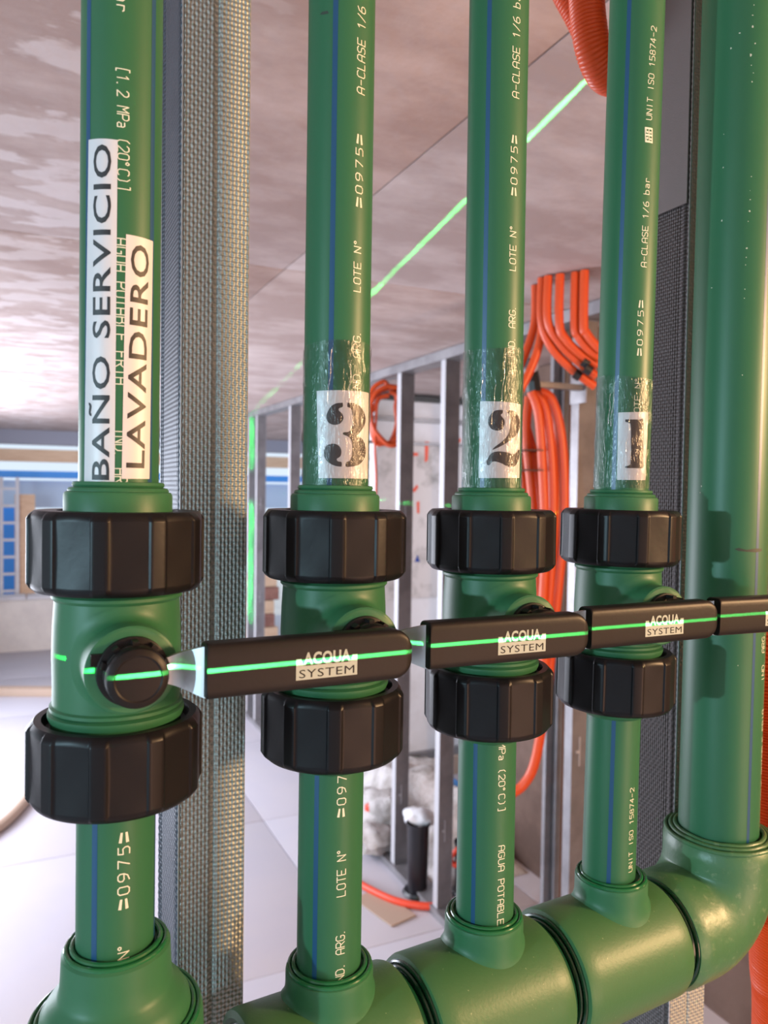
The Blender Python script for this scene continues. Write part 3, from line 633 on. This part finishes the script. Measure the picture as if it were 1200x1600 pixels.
# ---- paper labels
def sticker(i, c, name_lab, dR=.00018):
    p = PI_[i]; q = [p.hit(*k) for k in c]
    return tag(obj('paper_label', patch(p, q, dR, 16, 10), M_paper, UPR[i]), name_lab)
s1 = sticker(0, ((132, 763), (179, 763), (184, 219), (139, 219)), 'white paper label reading BAÑO SERVICIO')
s2 = sticker(0, ((190, 748), (233, 748), (238.5, 377), (197, 366)), 'white paper label reading LAVADERO')
s3 = sticker(1, ((498, 747), (574, 748), (575.5, 614), (495, 611)), 'white paper label with stencil digit 3')
s4 = sticker(2, ((748, 747), (811, 747), (813, 632), (750.5, 627)), 'white paper label with stencil digit 2')
s5 = sticker(3, ((964, 750), (1008, 750), (1012.5, 644), (966, 645)), 'white paper label with stencil digit 1')
def fonttext(text, sx=1.0, bold=0.0):
    cu = bpy.data.curves.new('lettering', 'FONT'); cu.body = text; cu.size = 1; cu.offset = bold; cu.resolution_u = 3; cu.space_character = 1.08
    o = bpy.data.objects.new('lettering', cu); COL.objects.link(o)
    dg = bpy.context.evaluated_depsgraph_get(); me = bpy.data.meshes.new_from_object(o.evaluated_get(dg)); bpy.data.objects.remove(o); bpy.data.curves.remove(cu)
    bm = bmesh.new(); bm.from_mesh(me); bpy.data.meshes.remove(me); return bm
def labeltext(i, par, text, a, b, height, lab, bold=0):
    """text reading upward from photo point a (foot of first letter, baseline middle) to b"""
    p = PI_[i]; (pa, za), (pb, zb) = p.hit(*a), p.hit(*b); bm = fonttext(text, bold=bold)
    xs = [v.co.x for v in bm.verts]; ys = [v.co.y for v in bm.verts]; x0, x1 = min(xs), max(xs); cap = .72
    for v in bm.verts:
        t = (v.co.x-x0)/(x1-x0); g = v.co.y/cap-.5
        v.co = Vector(((pa+(pb-pa)*t)*p.R-g*height, za+(zb-za)*t, 0))
    return tag(obj('lettering', wrapbm(p, bm, .00026), M_ink, par), lab)
labeltext(0, s1, 'BAÑO SERVICIO', (156, 750), (159, 226), .0074, 'black capital lettering', .012)
labeltext(0, s2, 'LAVADERO', (211, 731), (219, 383), .0078, 'black capital lettering', .012)
def digit(i, par, polys, x0, y0, k):
    p = PI_[i]; out = []
    for P in polys:
        Q = [(q.x, q.y) for q in spline([(x, y, 0) for x, y in P]+[(P[0][0], P[0][1], 0)], 3)][:-1]
        out.append([p.hit(x0+x/k, y0+y/k) for x, y in Q])
    return obj('stencil_digit', wrapfill(p, out, .00026), M_ink2, par)
d3 = [[(430, 738), (430, 775), (400, 787), (396, 808), (425, 835), (437, 880), (405, 925), (350, 935), (300, 910), (286, 855), (320, 780), (370, 745)],
      [(472, 738), (540, 745), (600, 790), (632, 880), (615, 950), (575, 1010), (552, 1030), (600, 1060), (632, 1130), (626, 1220), (580, 1285), (520, 1306), (460, 1308), (461, 1270), (490, 1255), (511, 1200), (513, 1110), (500, 1060), (470, 1036), (434, 1020), (440, 1002), (480, 998), (510, 965), (518, 880), (512, 810), (492, 782), (472, 775)],
      [(420, 1308), (420, 1268), (390, 1262), (378, 1240), (410, 1215), (419, 1170), (400, 1125), (350, 1103), (290, 1120), (262, 1175), (270, 1225), (310, 1275), (370, 1303)]]
d2 = [[(487, 803), (487, 830), (470, 845), (480, 865), (500, 890), (503, 930), (480, 975), (430, 987), (380, 965), (358, 910), (370, 860), (410, 815), (450, 803)],
      [(525, 805), (590, 815), (630, 870), (638, 940), (618, 1010), (570, 1060), (500, 1110), (400, 1158), (420, 1130), (480, 1085), (530, 1030), (552, 960), (556, 890), (545, 840), (525, 825)],
      [(345, 1262), (365, 1215), (400, 1182), (450, 1172), (520, 1180), (575, 1198), (600, 1190), (625, 1160), (634, 1165), (630, 1230), (605, 1292), (570, 1312), (520, 1302), (470, 1277), (420, 1262), (388, 1270), (372, 1294), (350, 1292)]]
d1 = [[(531, 466), (560, 466), (600, 466), (614, 468), (614, 560), (614, 660), (613, 692), (580, 694), (535, 694), (532, 686), (549, 681), (556, 665), (557, 580), (556, 496), (548, 482), (532, 478)]]
digit(1, s3, d3, 460, 500, 5.71); digit(2, s4, d2, 700, 500, 5.71); digit(3, s5, d1, 800, 500, 3.0)
# ---- clear tape
def tape(i, ytop, ybot, seed):
    p = PI_[i]; zt = p.hit(AX[i][0]/AX[i][1]*FPX+600, ytop)[1]; zb = p.hit(AX[i][0]/AX[i][1]*FPX+600, ybot)[1]; rows = []
    for j in range(41):
        row = []
        for k in range(97):
            ph = -pi*.98+2*pi*.98*k/96; z = zb+(zt-zb)*j/40+.0012*sin(ph*1.3+seed)*(1 if j > 35 else 0)
            q = Vector((ph*2.2+seed, z*90, seed)); f = max(0, noise.noise(q)-.15)*.0011+max(0, noise.noise(q*3)-.25)*.0007
            row.append(p.pt(ph, z, p.R+.00045+f))
        rows.append(row)
    bm = bmesh.new(); grid(bm, rows, False); tag(obj('clear_tape', bm, M_tape, UPR[i], 60), 'wrinkled transparent tape over the paper label')
    for kk in range(3):                                   # folds and ridges in the tape
        q0 = p.hit([[548, 556, 520], [756, 775, 790], [955, 985, 962]][i-1][kk], ytop+(28, 60, 10)[kk]); path = [p.pt(q0[0]-(.12 if kk else .05)*t/10-.02*sin(t), q0[1]-(.018+.004*kk)*t/10, p.R+.0009) for t in range(11)]
        bm = bmesh.new(); tube(bm, path, .00022, 6); obj('tape_fold', bm, M_tape, UPR[i])
tape(1, 534, 760, 1.0); tape(2, 541, 762, 5.2); tape(3, 588, 762, 9.4)
# small specks: black smudge on the pipe marked 3
bm = wrapfill(PI_[1], [[PI_[1].hit(x, y) for x, y in ((500, 23), (503, 19), (512, 17), (514, 21), (506, 23))]], .0001); obj('ink_smudge', bm, M_mark, UPR[1])

# ================================================================== ball valves
RB = .0257
def polar(bm, zs, fr, seg, capa=True, capb=True):
    rows = [[Vector((fr(2*pi*k/seg, z)*cos(2*pi*k/seg), fr(2*pi*k/seg, z)*sin(2*pi*k/seg), z)) for k in range(seg)] for z in zs]; grid(bm, rows, True, capa, capb)
def nut_mesh(z0, z1, R=.0356, rin=.0262, flip=False):
    per = radians(36); rid = radians(9.5)
    def fr(a, z):
        t = (a+.1) % per; e = min((z-z0)/(z1-z0), (z1-z)/(z1-z0)); ed = min(1, e/.10); base = R-.0030*(1-ed)**1.6
        if t < rid: d = 0
        elif t < rid+.022: d = .0009*(t-rid)/.022*ed
        elif t > per-.022: d = .0009*(per-t)/.022*ed
        else:
            s = (t-rid)/(per-rid)*2-1; d = (.0009+.0004*(1-s*s))*ed+.0006*(1-(2*e-1)**2 if e < .5 else 1)*(1-s*s)
        return base-d
    zs = [z0+(z1-z0)*k for k in (0, .02, .05, .1, .11, .25, .4, .5, .6, .75, .89, .90, .95, .98, 1)]
    bm = bmesh.new(); seg = 360
    rows = []
    for r_ in (rin, rin+.0012): rows.append([Vector((r_*cos(2*pi*k/seg), r_*sin(2*pi*k/seg), z0+.0035 if r_ == rin else z0)) for k in range(seg)])
    for z in zs: rows.append([Vector((fr(2*pi*k/seg, z)*cos(2*pi*k/seg), fr(2*pi*k/seg, z)*sin(2*pi*k/seg), z)) for k in range(seg)])
    for r_ in (rin+.0012, rin): rows.append([Vector((r_*cos(2*pi*k/seg), r_*sin(2*pi*k/seg), z1-.0035 if r_ == rin else z1)) for k in range(seg)])
    rows.append(rows[0]); grid(bm, rows, True); bmesh.ops.remove_doubles(bm, verts=bm.verts, dist=1e-6); return bm
def onaxis(f):          # lathe profile whose axis is the stem (local -y)
    return Matrix.Rotation(pi/2, 4, 'X')
ZU1, ZU0, ZL1, ZL0 = .0595, .0268, -.0268, -.0605        # nuts, local z (0 = valve centre)
ROUT = .0575                                              # how far the grip's face stands from the pipe axis
def make_valve():
    root = bpy.data.objects.new('ball_valve', None); COL.objects.link(root)
    bm = bmesh.new()
    lathe(bm, [(.020, ZU0+.010), (.0262, ZU0+.006), (.0262, ZU0+.0005), (.0252, ZU0-.001), (.0263, ZU0-.002), (.0263, ZU0-.0032), (RB-.0006, ZU0-.0045), (RB, .012), (RB+.0003, 0), (RB, -.012), (RB, ZL1+.0062), (.0268, ZL1+.0055), (.0268, ZL1+.0042), (.0258, ZL1+.0036), (.0275, ZL1+.0028), (.0275, ZL1+.0012), (.0266, ZL1-.001), (.0255, ZL1-.008), (.02, ZL1-.010)], 96)
    obj('body', bm, M_fit, root)
    # boss blended out of the round body
    bm = bmesh.new(); rows = []
    for k in range(16):
        s = k/15
        if s < .55: t = s/.55; rho = .0228-.0056*(1-(1-t)**2); mix = t*t*.35
        else: t = (s-.55)/.45; rho = .0172; mix = .35+.65*t
        row = []
        for j in range(64):
            a = 2*pi*j/64; x, z = rho*cos(a), rho*sin(a)*(.98); yb = -sqrt(max(1e-9, (RB-.0002)**2-x*x)); row.append(Vector((x, yb*(1-mix)+(-.0385)*mix, z)))
        rows.append(row)
    rows.append([Vector((.0160*cos(2*pi*j/64), -.0392, .0160*sin(2*pi*j/64))) for j in range(64)])
    grid(bm, rows, True, False, True); tag(obj('stem_boss', bm, M_fit, root), 'round green boss around the stem')
    # collars (socket above the upper nut, cone below the lower nut)
    bm = bmesh.new(); lathe(bm, [(.0165, ZU1+.012), (.0182, ZU1+.0118), (.0186, ZU1+.0106), (.0180, ZU1+.0098), (.0198, ZU1+.0094), (.0203, ZU1+.0085), (.0202, ZU1+.0080), (.0212, ZU1+.0076), (.0218, ZU1+.0066), (.0219, ZU1-.004), (.0219, ZU1-.008), (.017, ZU1-.009)], 80)
    tag(obj('collar', bm, M_fit, root), 'green socket collar above the upper nut')
    bm = bmesh.new(); lathe(bm, [(.0245, ZL0+.006), (.0245, ZL0+.001), (.0228, ZL0-.0012), (.0196, ZL0-.0045), (.0180, ZL0-.0062), (.0166, ZL0-.0066)], 80)
    tag(obj('collar', bm, M_fit, root), 'green cone collar under the lower nut')
    obj('union_nut', nut_mesh(ZU0, ZU1, rin=.0232), M_black, root); obj('union_nut', nut_mesh(ZL0, ZL1, rin=.0285), M_black, root)
    bm = bmesh.new(); lathe(bm, [(.0245, ZL1-.012), (.0285, ZL1-.010), (.0286, ZL1-.004), (.0262, ZL1-.004)], 80, caps=False); obj('thread_ring', bm, M_black, root)
    # stop washer, steel lever and grip
    X = Matrix.Rotation(pi/2, 4, 'X')
    bm = bmesh.new(); lathe(bm, [(.0128, .0385), (.0132, .0388), (.0132, .0412), (.0126, .0416)], 48, X)
    box(bm, -.0150, -.009, -.0412, -.0388, .003, .0075)
    tag(obj('stop_washer', bm, M_grip, root), 'black toothed stop washer behind the knob')
    def strip(pts, th, yf):                              # outline in (x, z) with y given by yf(x)
        bm = bmesh.new(); n = len(pts); fr_ = []; bk = []
        for x, z in pts: fr_.append(bm.verts.new((x, yf(x), z))); bk.append(bm.verts.new((x, yf(x)+th, z)))
        return bm, fr_, bk
    yf = lambda x: -.0445 if x < .014 else (-.0445-(.0100)*(1-cos(pi*min(1, (x-.014)/.014)))/2)
    xs = [-.010, -.004, .002, .008, .012, .015, .018, .021, .024, .027, .030, .036]
    hw = lambda x: .010*sqrt(max(0.02, 1-(x/.0105)**2)) if x < .006 else (.0050 if x < .0125 else min(.0098, .0050+(x-.0125)*.42))
    bm = bmesh.new(); rows = []
    for x in xs: h_ = hw(x); y = yf(x); rows.append([Vector((x, y, -h_)), Vector((x, y, h_)), Vector((x, y+.0018, h_)), Vector((x, y+.0018, -h_))])
    grid(bm, rows, True, True, True); hd = obj('lever', bm, M_steel, root); tag(hd, 'galvanised steel lever plate flaring into the grip')
    # grip: rounded bar, superellipse section, round far end
    bm = bmesh.new(); rows = []; x0, x1, hh, tt = .0240, .1120, .0106, .0055; yc = -(ROUT-tt)
    L = []
    for k in range(8): L.append((x0+.0012*(1-cos(pi/2*k/7)) if k else x0, 1-.10*(1-k/7)**2))
    for k in range(10): L.append((x0+.002+(x1-.0085-x0-.002)*k/9, 1))
    for k in range(1, 15): a = pi/2*k/14; L.append((x1-.0085+.0085*sin(a), .16+.84*cos(a)))
    for x, s in L:
        row = []
        for j in range(40):
            a = 2*pi*j/40; ca, sa = cos(a), sin(a); ex = .42
            y = (abs(ca)**ex)*(1 if ca > 0 else -1)*tt*(1 if s > .8 else .55+.45*s/.8); z = (abs(sa)**.3)*(1 if sa > 0 else -1)*hh*s
            row.append(Vector((x, yc+y, z)))
        rows.append([p+Vector((0, 0, .0008)) for p in row])
    grid(bm, rows, True, True, True); grip = obj('grip', bm, M_grip, root, 50); tag(grip, 'long black plastic grip')
    # knob
    bm = bmesh.new(); lathe(bm, [(.0102, .0432), (.0112, .0440), (.0114, .0470), (.0108, .0478), (.0112, .0484), (.0113, .0515), (.0108, .0529), (.0094, .0538), (.0086, .0540), (.0080, .0536), (.004, .0538)], 64, X)
    for k in range(5):
        a = radians(20+k*35); box(bm, -.0012, .0012, -.0475, -.0420, .0108, .0126, Matrix.Rotation(a-pi/2, 4, 'Y'))
    tag(obj('stem_knob', bm, M_grip, root), 'round black cap over the stem')
    # moulded maker's plate on the grip: bold word over a pale box with the second word left open
    yl = -(ROUT+.00012); lx, lw = .0590, .0265
    lg = bmesh.new(); f = fonttext('ACQUA', bold=.035); xs_ = [v.co.x for v in f.verts]; a0, a1 = min(xs_), max(xs_)
    me = bpy.data.meshes.new('tmp')
    for v in f.verts: t = (v.co.x-a0)/(a1-a0); v.co = Vector((lx+lw*(.115+.77*t), yl, .0006+v.co.y/.72*.0048))
    f.to_mesh(me); lg.from_mesh(me); f.free(); bpy.data.meshes.remove(me)
    def q(x0, x1, z0, z1): vs_ = [lg.verts.new((x, yl, z)) for x, z in ((x0, z0), (x1, z0), (x1, z1), (x0, z1))]; lg.faces.new(vs_)
    q(lx, lx+lw, -.0054, .0002)
    for s in (0, 1):
        for z, wd_ in ((.0006, .115), (.0016, .10), (.0026, .085)): 
            xa = lx if s == 0 else lx+lw*(1-wd_); q(xa, xa+lw*wd_, z-.0004, z+.00045)
    o = obj('logo', lg, M_cream, grip); tag(o, 'pale moulded two-word logo reading ACQUA SYSTEM')
    f = fonttext('SYSTEM', bold=0); xs_ = [v.co.x for v in f.verts]; a0, a1 = min(xs_), max(xs_)
    for v in f.verts: t = (v.co.x-a0)/(a1-a0); v.co = Vector((lx+lw*(.05+.90*t), yl-.00006, -.0046+v.co.y/.72*.0034))
    tag(obj('logo_lettering', f, M_grip, grip), 'dark word set in the pale box')
    # seam line of the moulding on the nut tops etc. is in the nut mesh
    return root
v0 = make_valve()
vlab = ['leftmost ball valve, its black knob uncovered at the left end of the handle', 'ball valve below the label 3, its handle reaching right behind the first handle', 'ball valve below the label 2, its handle ending in front of the fourth valve', 'rightmost ball valve below the label 1, its handle crossing the big pipe']
PSI = [radians(a) for a in (27.0, 24.5, 24.5, 23.0)]
for i, (x, y, l) in enumerate(AX):
    o = v0 if i == 0 else copytree(v0)
    o.location = W((x, y, ZC)); o.rotation_euler = (Matrix.Rotation(l, 3, 'Y') @ Matrix.Rotation(PSI[i], 3, 'Z')).to_euler()
    tag(o, vlab[i], 'valve', 'ball valves of the manifold')

# ================================================================== tees, elbow, big pipe
P0 = Vector((AX[0][0], AX[0][1], 0)); UM = Vector((AX[3][0]-AX[0][0], AX[3][1]-AX[0][1], 0)); SP = UM.length/3; UM.normalize(); TH = atan2(UM.y, UM.x)
ZA, RT = -.2868, .0362
def make_tee(name, lab, s, ax, half, rb, zr, m=M_dusty, rbase=None):
    c = P0+UM*s
    t = thing(name, (c.x, c.y, ZA), lab, 'fitting', 'tees of the manifold', (0, 0, TH))
    d = Vector((ax[0], ax[1], 0))-c; ox = d.dot(UM); oy = d.dot(Vector((-UM.y, UM.x, 0)))
    Y = Matrix.Rotation(pi/2, 4, 'Y')
    bm = bmesh.new(); lathe(bm, [(.024, -half+.004), (RT-.004, -half), (RT-.0008, -half+.0008), (RT, -half+.003)]+[(RT, -half+.003+(2*half-.006)*k/10) for k in range(1, 10)]+[(RT, half-.003), (RT-.0008, half-.0008), (RT-.004, half), (.024, half-.004)], 96, Y)
    obj('body', bm, m, t)
    bm = bmesh.new(); rows = []; top = zr-ZA                       # branch socket with a fillet onto the body
    for k in range(12):
        s_ = k/11; rho = rb+.0022*(1-s_)**7; row = []
        for j in range(72):
            a = 2*pi*j/72; x, y = rho*cos(a), rho*sin(a); zb = sqrt(max(1e-9, (RT-.0003)**2-min(y*y, (RT-.0004)**2))); zt = top-.002
            zz = zb+(zt-zb)*s_; row.append(Vector((ox+x, oy+y, zz)))
        rows.append(row)
    for r_, z in ((rb-.0003, top-.0006), (rb-.0012, top), (rb-.0022, top-.0002)): rows.append([Vector((ox+r_*cos(2*pi*j/72), oy+r_*sin(2*pi*j/72), z)) for j in range(72)])
    grid(bm, rows, True, False, True); tag(obj('branch_socket', bm, M_fit, t), 'upright socket holding the lower pipe')
    for (r_, z, w_) in ((RP+.0042, top+.0004, .0011), (RP+.0018, top+.0012, .0012)):
        bm = bmesh.new(); path = [Vector((ox+r_*cos(2*pi*j/60), oy+r_*sin(2*pi*j/60), z)) for j in range(61)]; tube(bm, path, w_, 10, caps=False); tag(obj('weld_bead', bm, M_bead, t), 'glossy melted bead around the pipe')
    return t
make_tee('tee_fitting', 'large green tee cut by the bottom edge, its left end free of a neighbouring joint', SP*1.005, AX[1], .0425, .0220, -.2385)
make_tee('tee_fitting', 'middle large green tee between the two dark welded joints', SP*1.955, AX[2], .0428, .0220, -.2385)
make_tee('tee_fitting', 'large green tee welded to the scuffed elbow', SP*2.925, AX[3], .0433, .0220, -.2385)
# leftmost tee with a reducer standing in its big top socket
t = thing('tee_fitting', (P0.x, P0.y, ZA), 'large green tee with a stepped reducer under the leftmost pipe', 'fitting', 'tees of the manifold', (0, 0, TH))
Yr = Matrix.Rotation(pi/2, 4, 'Y')
bm = bmesh.new(); lathe(bm, [(.024, -.060), (RT-.001, -.060), (RT, -.057), (RT, 0), (RT, .037), (RT-.001, .040), (.024, .040)], 96, Yr); obj('body', bm, M_dusty, t)
bm = bmesh.new(); lathe(bm, [(RT+.001, 0), (RT+.001, .040), (RT, .0580), (RT-.0012, .0595), (RT-.003, .060), (RT-.005, .0585)], 80, caps=False); tag(obj('branch_socket', bm, M_fit, t), 'wide top socket')
t2 = thing('reducer_fitting', (AX[0][0], AX[0][1], ZA), 'green stepped reducer holding the lower end of the leftmost pipe', 'fitting')
zt = -.1965-ZA
bm = bmesh.new(); lathe(bm, [(.027, .040), (.0318, .0545), (.0312, zt-.0300), (.0306, zt-.0262), (.0275, zt-.0215), (.0242, zt-.0188), (.0230, zt-.0160), (.0226, zt-.010), (.0222, zt-.001), (.0212, zt), (.0200, zt-.0002)], 96, caps=True); obj('body', bm, M_fit, t2)
for (r_, z, w_) in ((RP+.0042, zt+.0004, .0011), (RP+.0018, zt+.0012, .0012)):
    bm = bmesh.new(); tube(bm, [Vector((r_*cos(2*pi*j/60), r_*sin(2*pi*j/60), z)) for j in range(61)], w_, 10, caps=False); obj('weld_bead', bm, M_bead, t2)
for (r_, z, w_) in ((.0322, .0602, .0012), (.0345, .0600, .0011)):
    bm = bmesh.new(); tube(bm, [Vector((r_*cos(2*pi*j/60), r_*sin(2*pi*j/60), z)) for j in range(61)], w_, 10, caps=False); obj('weld_bead', bm, M_bead, t2)
# pipe stubs welded between the fittings
for (sm, hl, lab) in ((.50, .011, 'short dark green stub between the reducer tee and the tee marked 3'), (1.48, .0048, 'dark green welded joint at the left end of the middle large tee, under label 2'), (2.44, .0048, 'dark green welded joint at the right end of the middle large tee, under label 2'), (3.395, .0048, 'dark green welded joint between the tee marked 1 and the elbow')):
    c = P0+UM*SP*sm; t = thing('pipe_stub', (c.x, c.y, ZA), lab, 'pipe joint', None, (0, 0, TH))
    bm = bmesh.new(); lathe(bm, [(.0258, -hl), (.0258, hl)], 64, Yr); obj('tube', bm, M_green, t)
    for s in (-1, 1):
        for q_, rr in ((hl+.0002, .0322 if hl < .01 else .029), (hl-.0022, .0300 if hl < .01 else .0275)):
            bm = bmesh.new(); tube(bm, [Vector((s*q_*.8, rr*cos(2*pi*j/72), rr*sin(2*pi*j/72))) for j in range(73)], .0013, 8, caps=False); obj('weld_bead', bm, M_darkbead, t)
# elbow
e0 = P0+UM*SP*3.435; c4 = Vector((D4[0], D4[1], 0)); RE = .0362; dE = (c4-e0); dl = dE.length; dE.normalize()
t = thing('elbow_fitting', (c4.x, c4.y, ZA), 'scuffed green elbow at the right end of the manifold, below the big pipe', 'fitting')
fr_ = .036; path = []; 
A = e0-c4; A.z = 0
for k in range(6): path.append(A+dE*(dl-fr_)*k/5)
for k in range(1, 17): a = pi/2*k/16; path.append(A+dE*(dl-fr_+fr_*sin(a))+Vector((0, 0, fr_*(1-cos(a)))))
for k in range(1, 5): path.append(Vector((0, 0, fr_+(.0525-fr_)*k/4)))
bm = bmesh.new(); n = len(path); tube(bm, path, RE, 80, rfun=lambda i: RE-.002 if i == 0 or i == n-1 else RE); obj('body', bm, M_dusty2, t)
for (r_, z, w_) in ((.0345, .0535, .0014), (.0312, .0548, .0015), (.0283, .0560, .0015)):
    bm = bmesh.new(); tube(bm, [Vector((r_*cos(2*pi*j/72), r_*sin(2*pi*j/72), z+.0005*noise.noise(Vector((cos(2*pi*j/72)*3, sin(2*pi*j/72)*3, z*90))))) for j in range(73)], w_, 10, caps=False); tag(obj('weld_bead', bm, M_dusty2, t), 'dusty melted bead around the big pipe')
# big pipe
t = PB.root('big green main pipe rising at the right edge', 'pipe', 'main_pipe')
obj('tube', pipe_mesh(PB.R, -.165, .62), M_green, t)
stripe(PB, t, 1182, 900, -.163, .62, .0022)
printing(PB, t, 'IND. ARG.', (1192, 1065), (1193, 985), .0045); printing(PB, t, 'AGUA POTABLE FRIA', (1189, 1250), (1192, 1108), .0045, True)
bm = wrapfill(PB, [[PB.hit(x, y) for x, y in ((1147, 858), (1154, 856), (1166, 859), (1180, 857), (1190, 857), (1190, 861), (1181, 863), (1166, 862), (1154, 861))]], .0001); tag(obj('marker_line', bm, M_mark, t), 'short dark marker line')
random.seed(3); bm = bmesh.new()                                           # pale scuffs along the pipe
for (x, y) in [(1178, 8), (1176, 24), (1176, 42), (1180, 68), (1173, 86), (1174, 102), (1177, 114), (1175, 128), (1174, 276), (1172, 298), (1172, 312), (1171, 330), (1169, 346), (1167, 388), (1166, 402), (1165, 414), (1164, 452), (1163, 466), (1131, 210), (1130, 262), (1128, 345), (1142, 76), (1156, 52), (1112, 450), (1160, 586), (1096, 760), (1094, 770), (1153, 1040)]:
    a, z = PB.hit(x, y); s = random.uniform(.0003, .0008); e = random.uniform(.6, 1.8)
    vs_ = [bm.verts.new(PB.pt(a+s/PB.R*cos(q)*random.uniform(.5, 1), z+s*e*sin(q)*random.uniform(.5, 1), PB.R+.0001)) for q in (0, 1.1, 2.2, 3.3, 4.4, 5.4)]; bm.faces.new(vs_)
o = obj('scuff_specks', bm, M_dirt, t); o['kind'] = 'stuff'

# ================================================================== near orange corrugated conduits
def corrugated(name, pts, r, pitch, lab, seg=28):
    path = resample(spline([W(p) for p in pts], 24), pitch/4); bm = bmesh.new()
    tube(bm, path, r, seg, rfun=lambda i: r*(1, .985, .93, .985)[i % 4]); return tag(obj(name, bm, M_orange, None, 60), lab, 'conduit')
corrugated('corrugated_conduit', [at(905, -120, .60), at(914, -40, .60), at(919, 30, .60), at(929, 85, .605), at(950, 120, .62), at(985, 115, .64), at(1000, 60, .66), at(1000, -60, .68)], .0137, .0026, 'orange corrugated conduit bending in a loop at the top behind the pipe marked 1')
corrugated('corrugated_conduit', [at(850, -120, .67), at(880, -30, .66), at(905, 20, .66), at(930, 70, .67), at(958, 95, .69), at(985, 60, .70), at(985, -80, .71)], .0135, .0026, 'second orange corrugated conduit just behind the hanging loop at the top')
corrugated('corrugated_conduit', [Vector((1.25, .62, .02)), Vector((.75, .61, -.02)), Vector((.43, .60, -.05)), Vector((.325, .60, -.11)), at(1220, 1150, .60), at(1226, 1350, .60), at(1232, 1500, .60), at(1232, 1750, .60), Vector((.33, .61, -1.2)), Vector((.33, .62, FZ+.002))], .029, .0024, 'thick orange corrugated conduit at the lower right edge behind the elbow', 40)
cable('black_cable', [at(1150, 1325, .585), at(1185, 1306, .575), at(1200, 1298, .57), at(1250, 1270, .57)], .0022, M_tie, 'thin black cable crossing the orange conduit at the right edge', 'cable', 8)
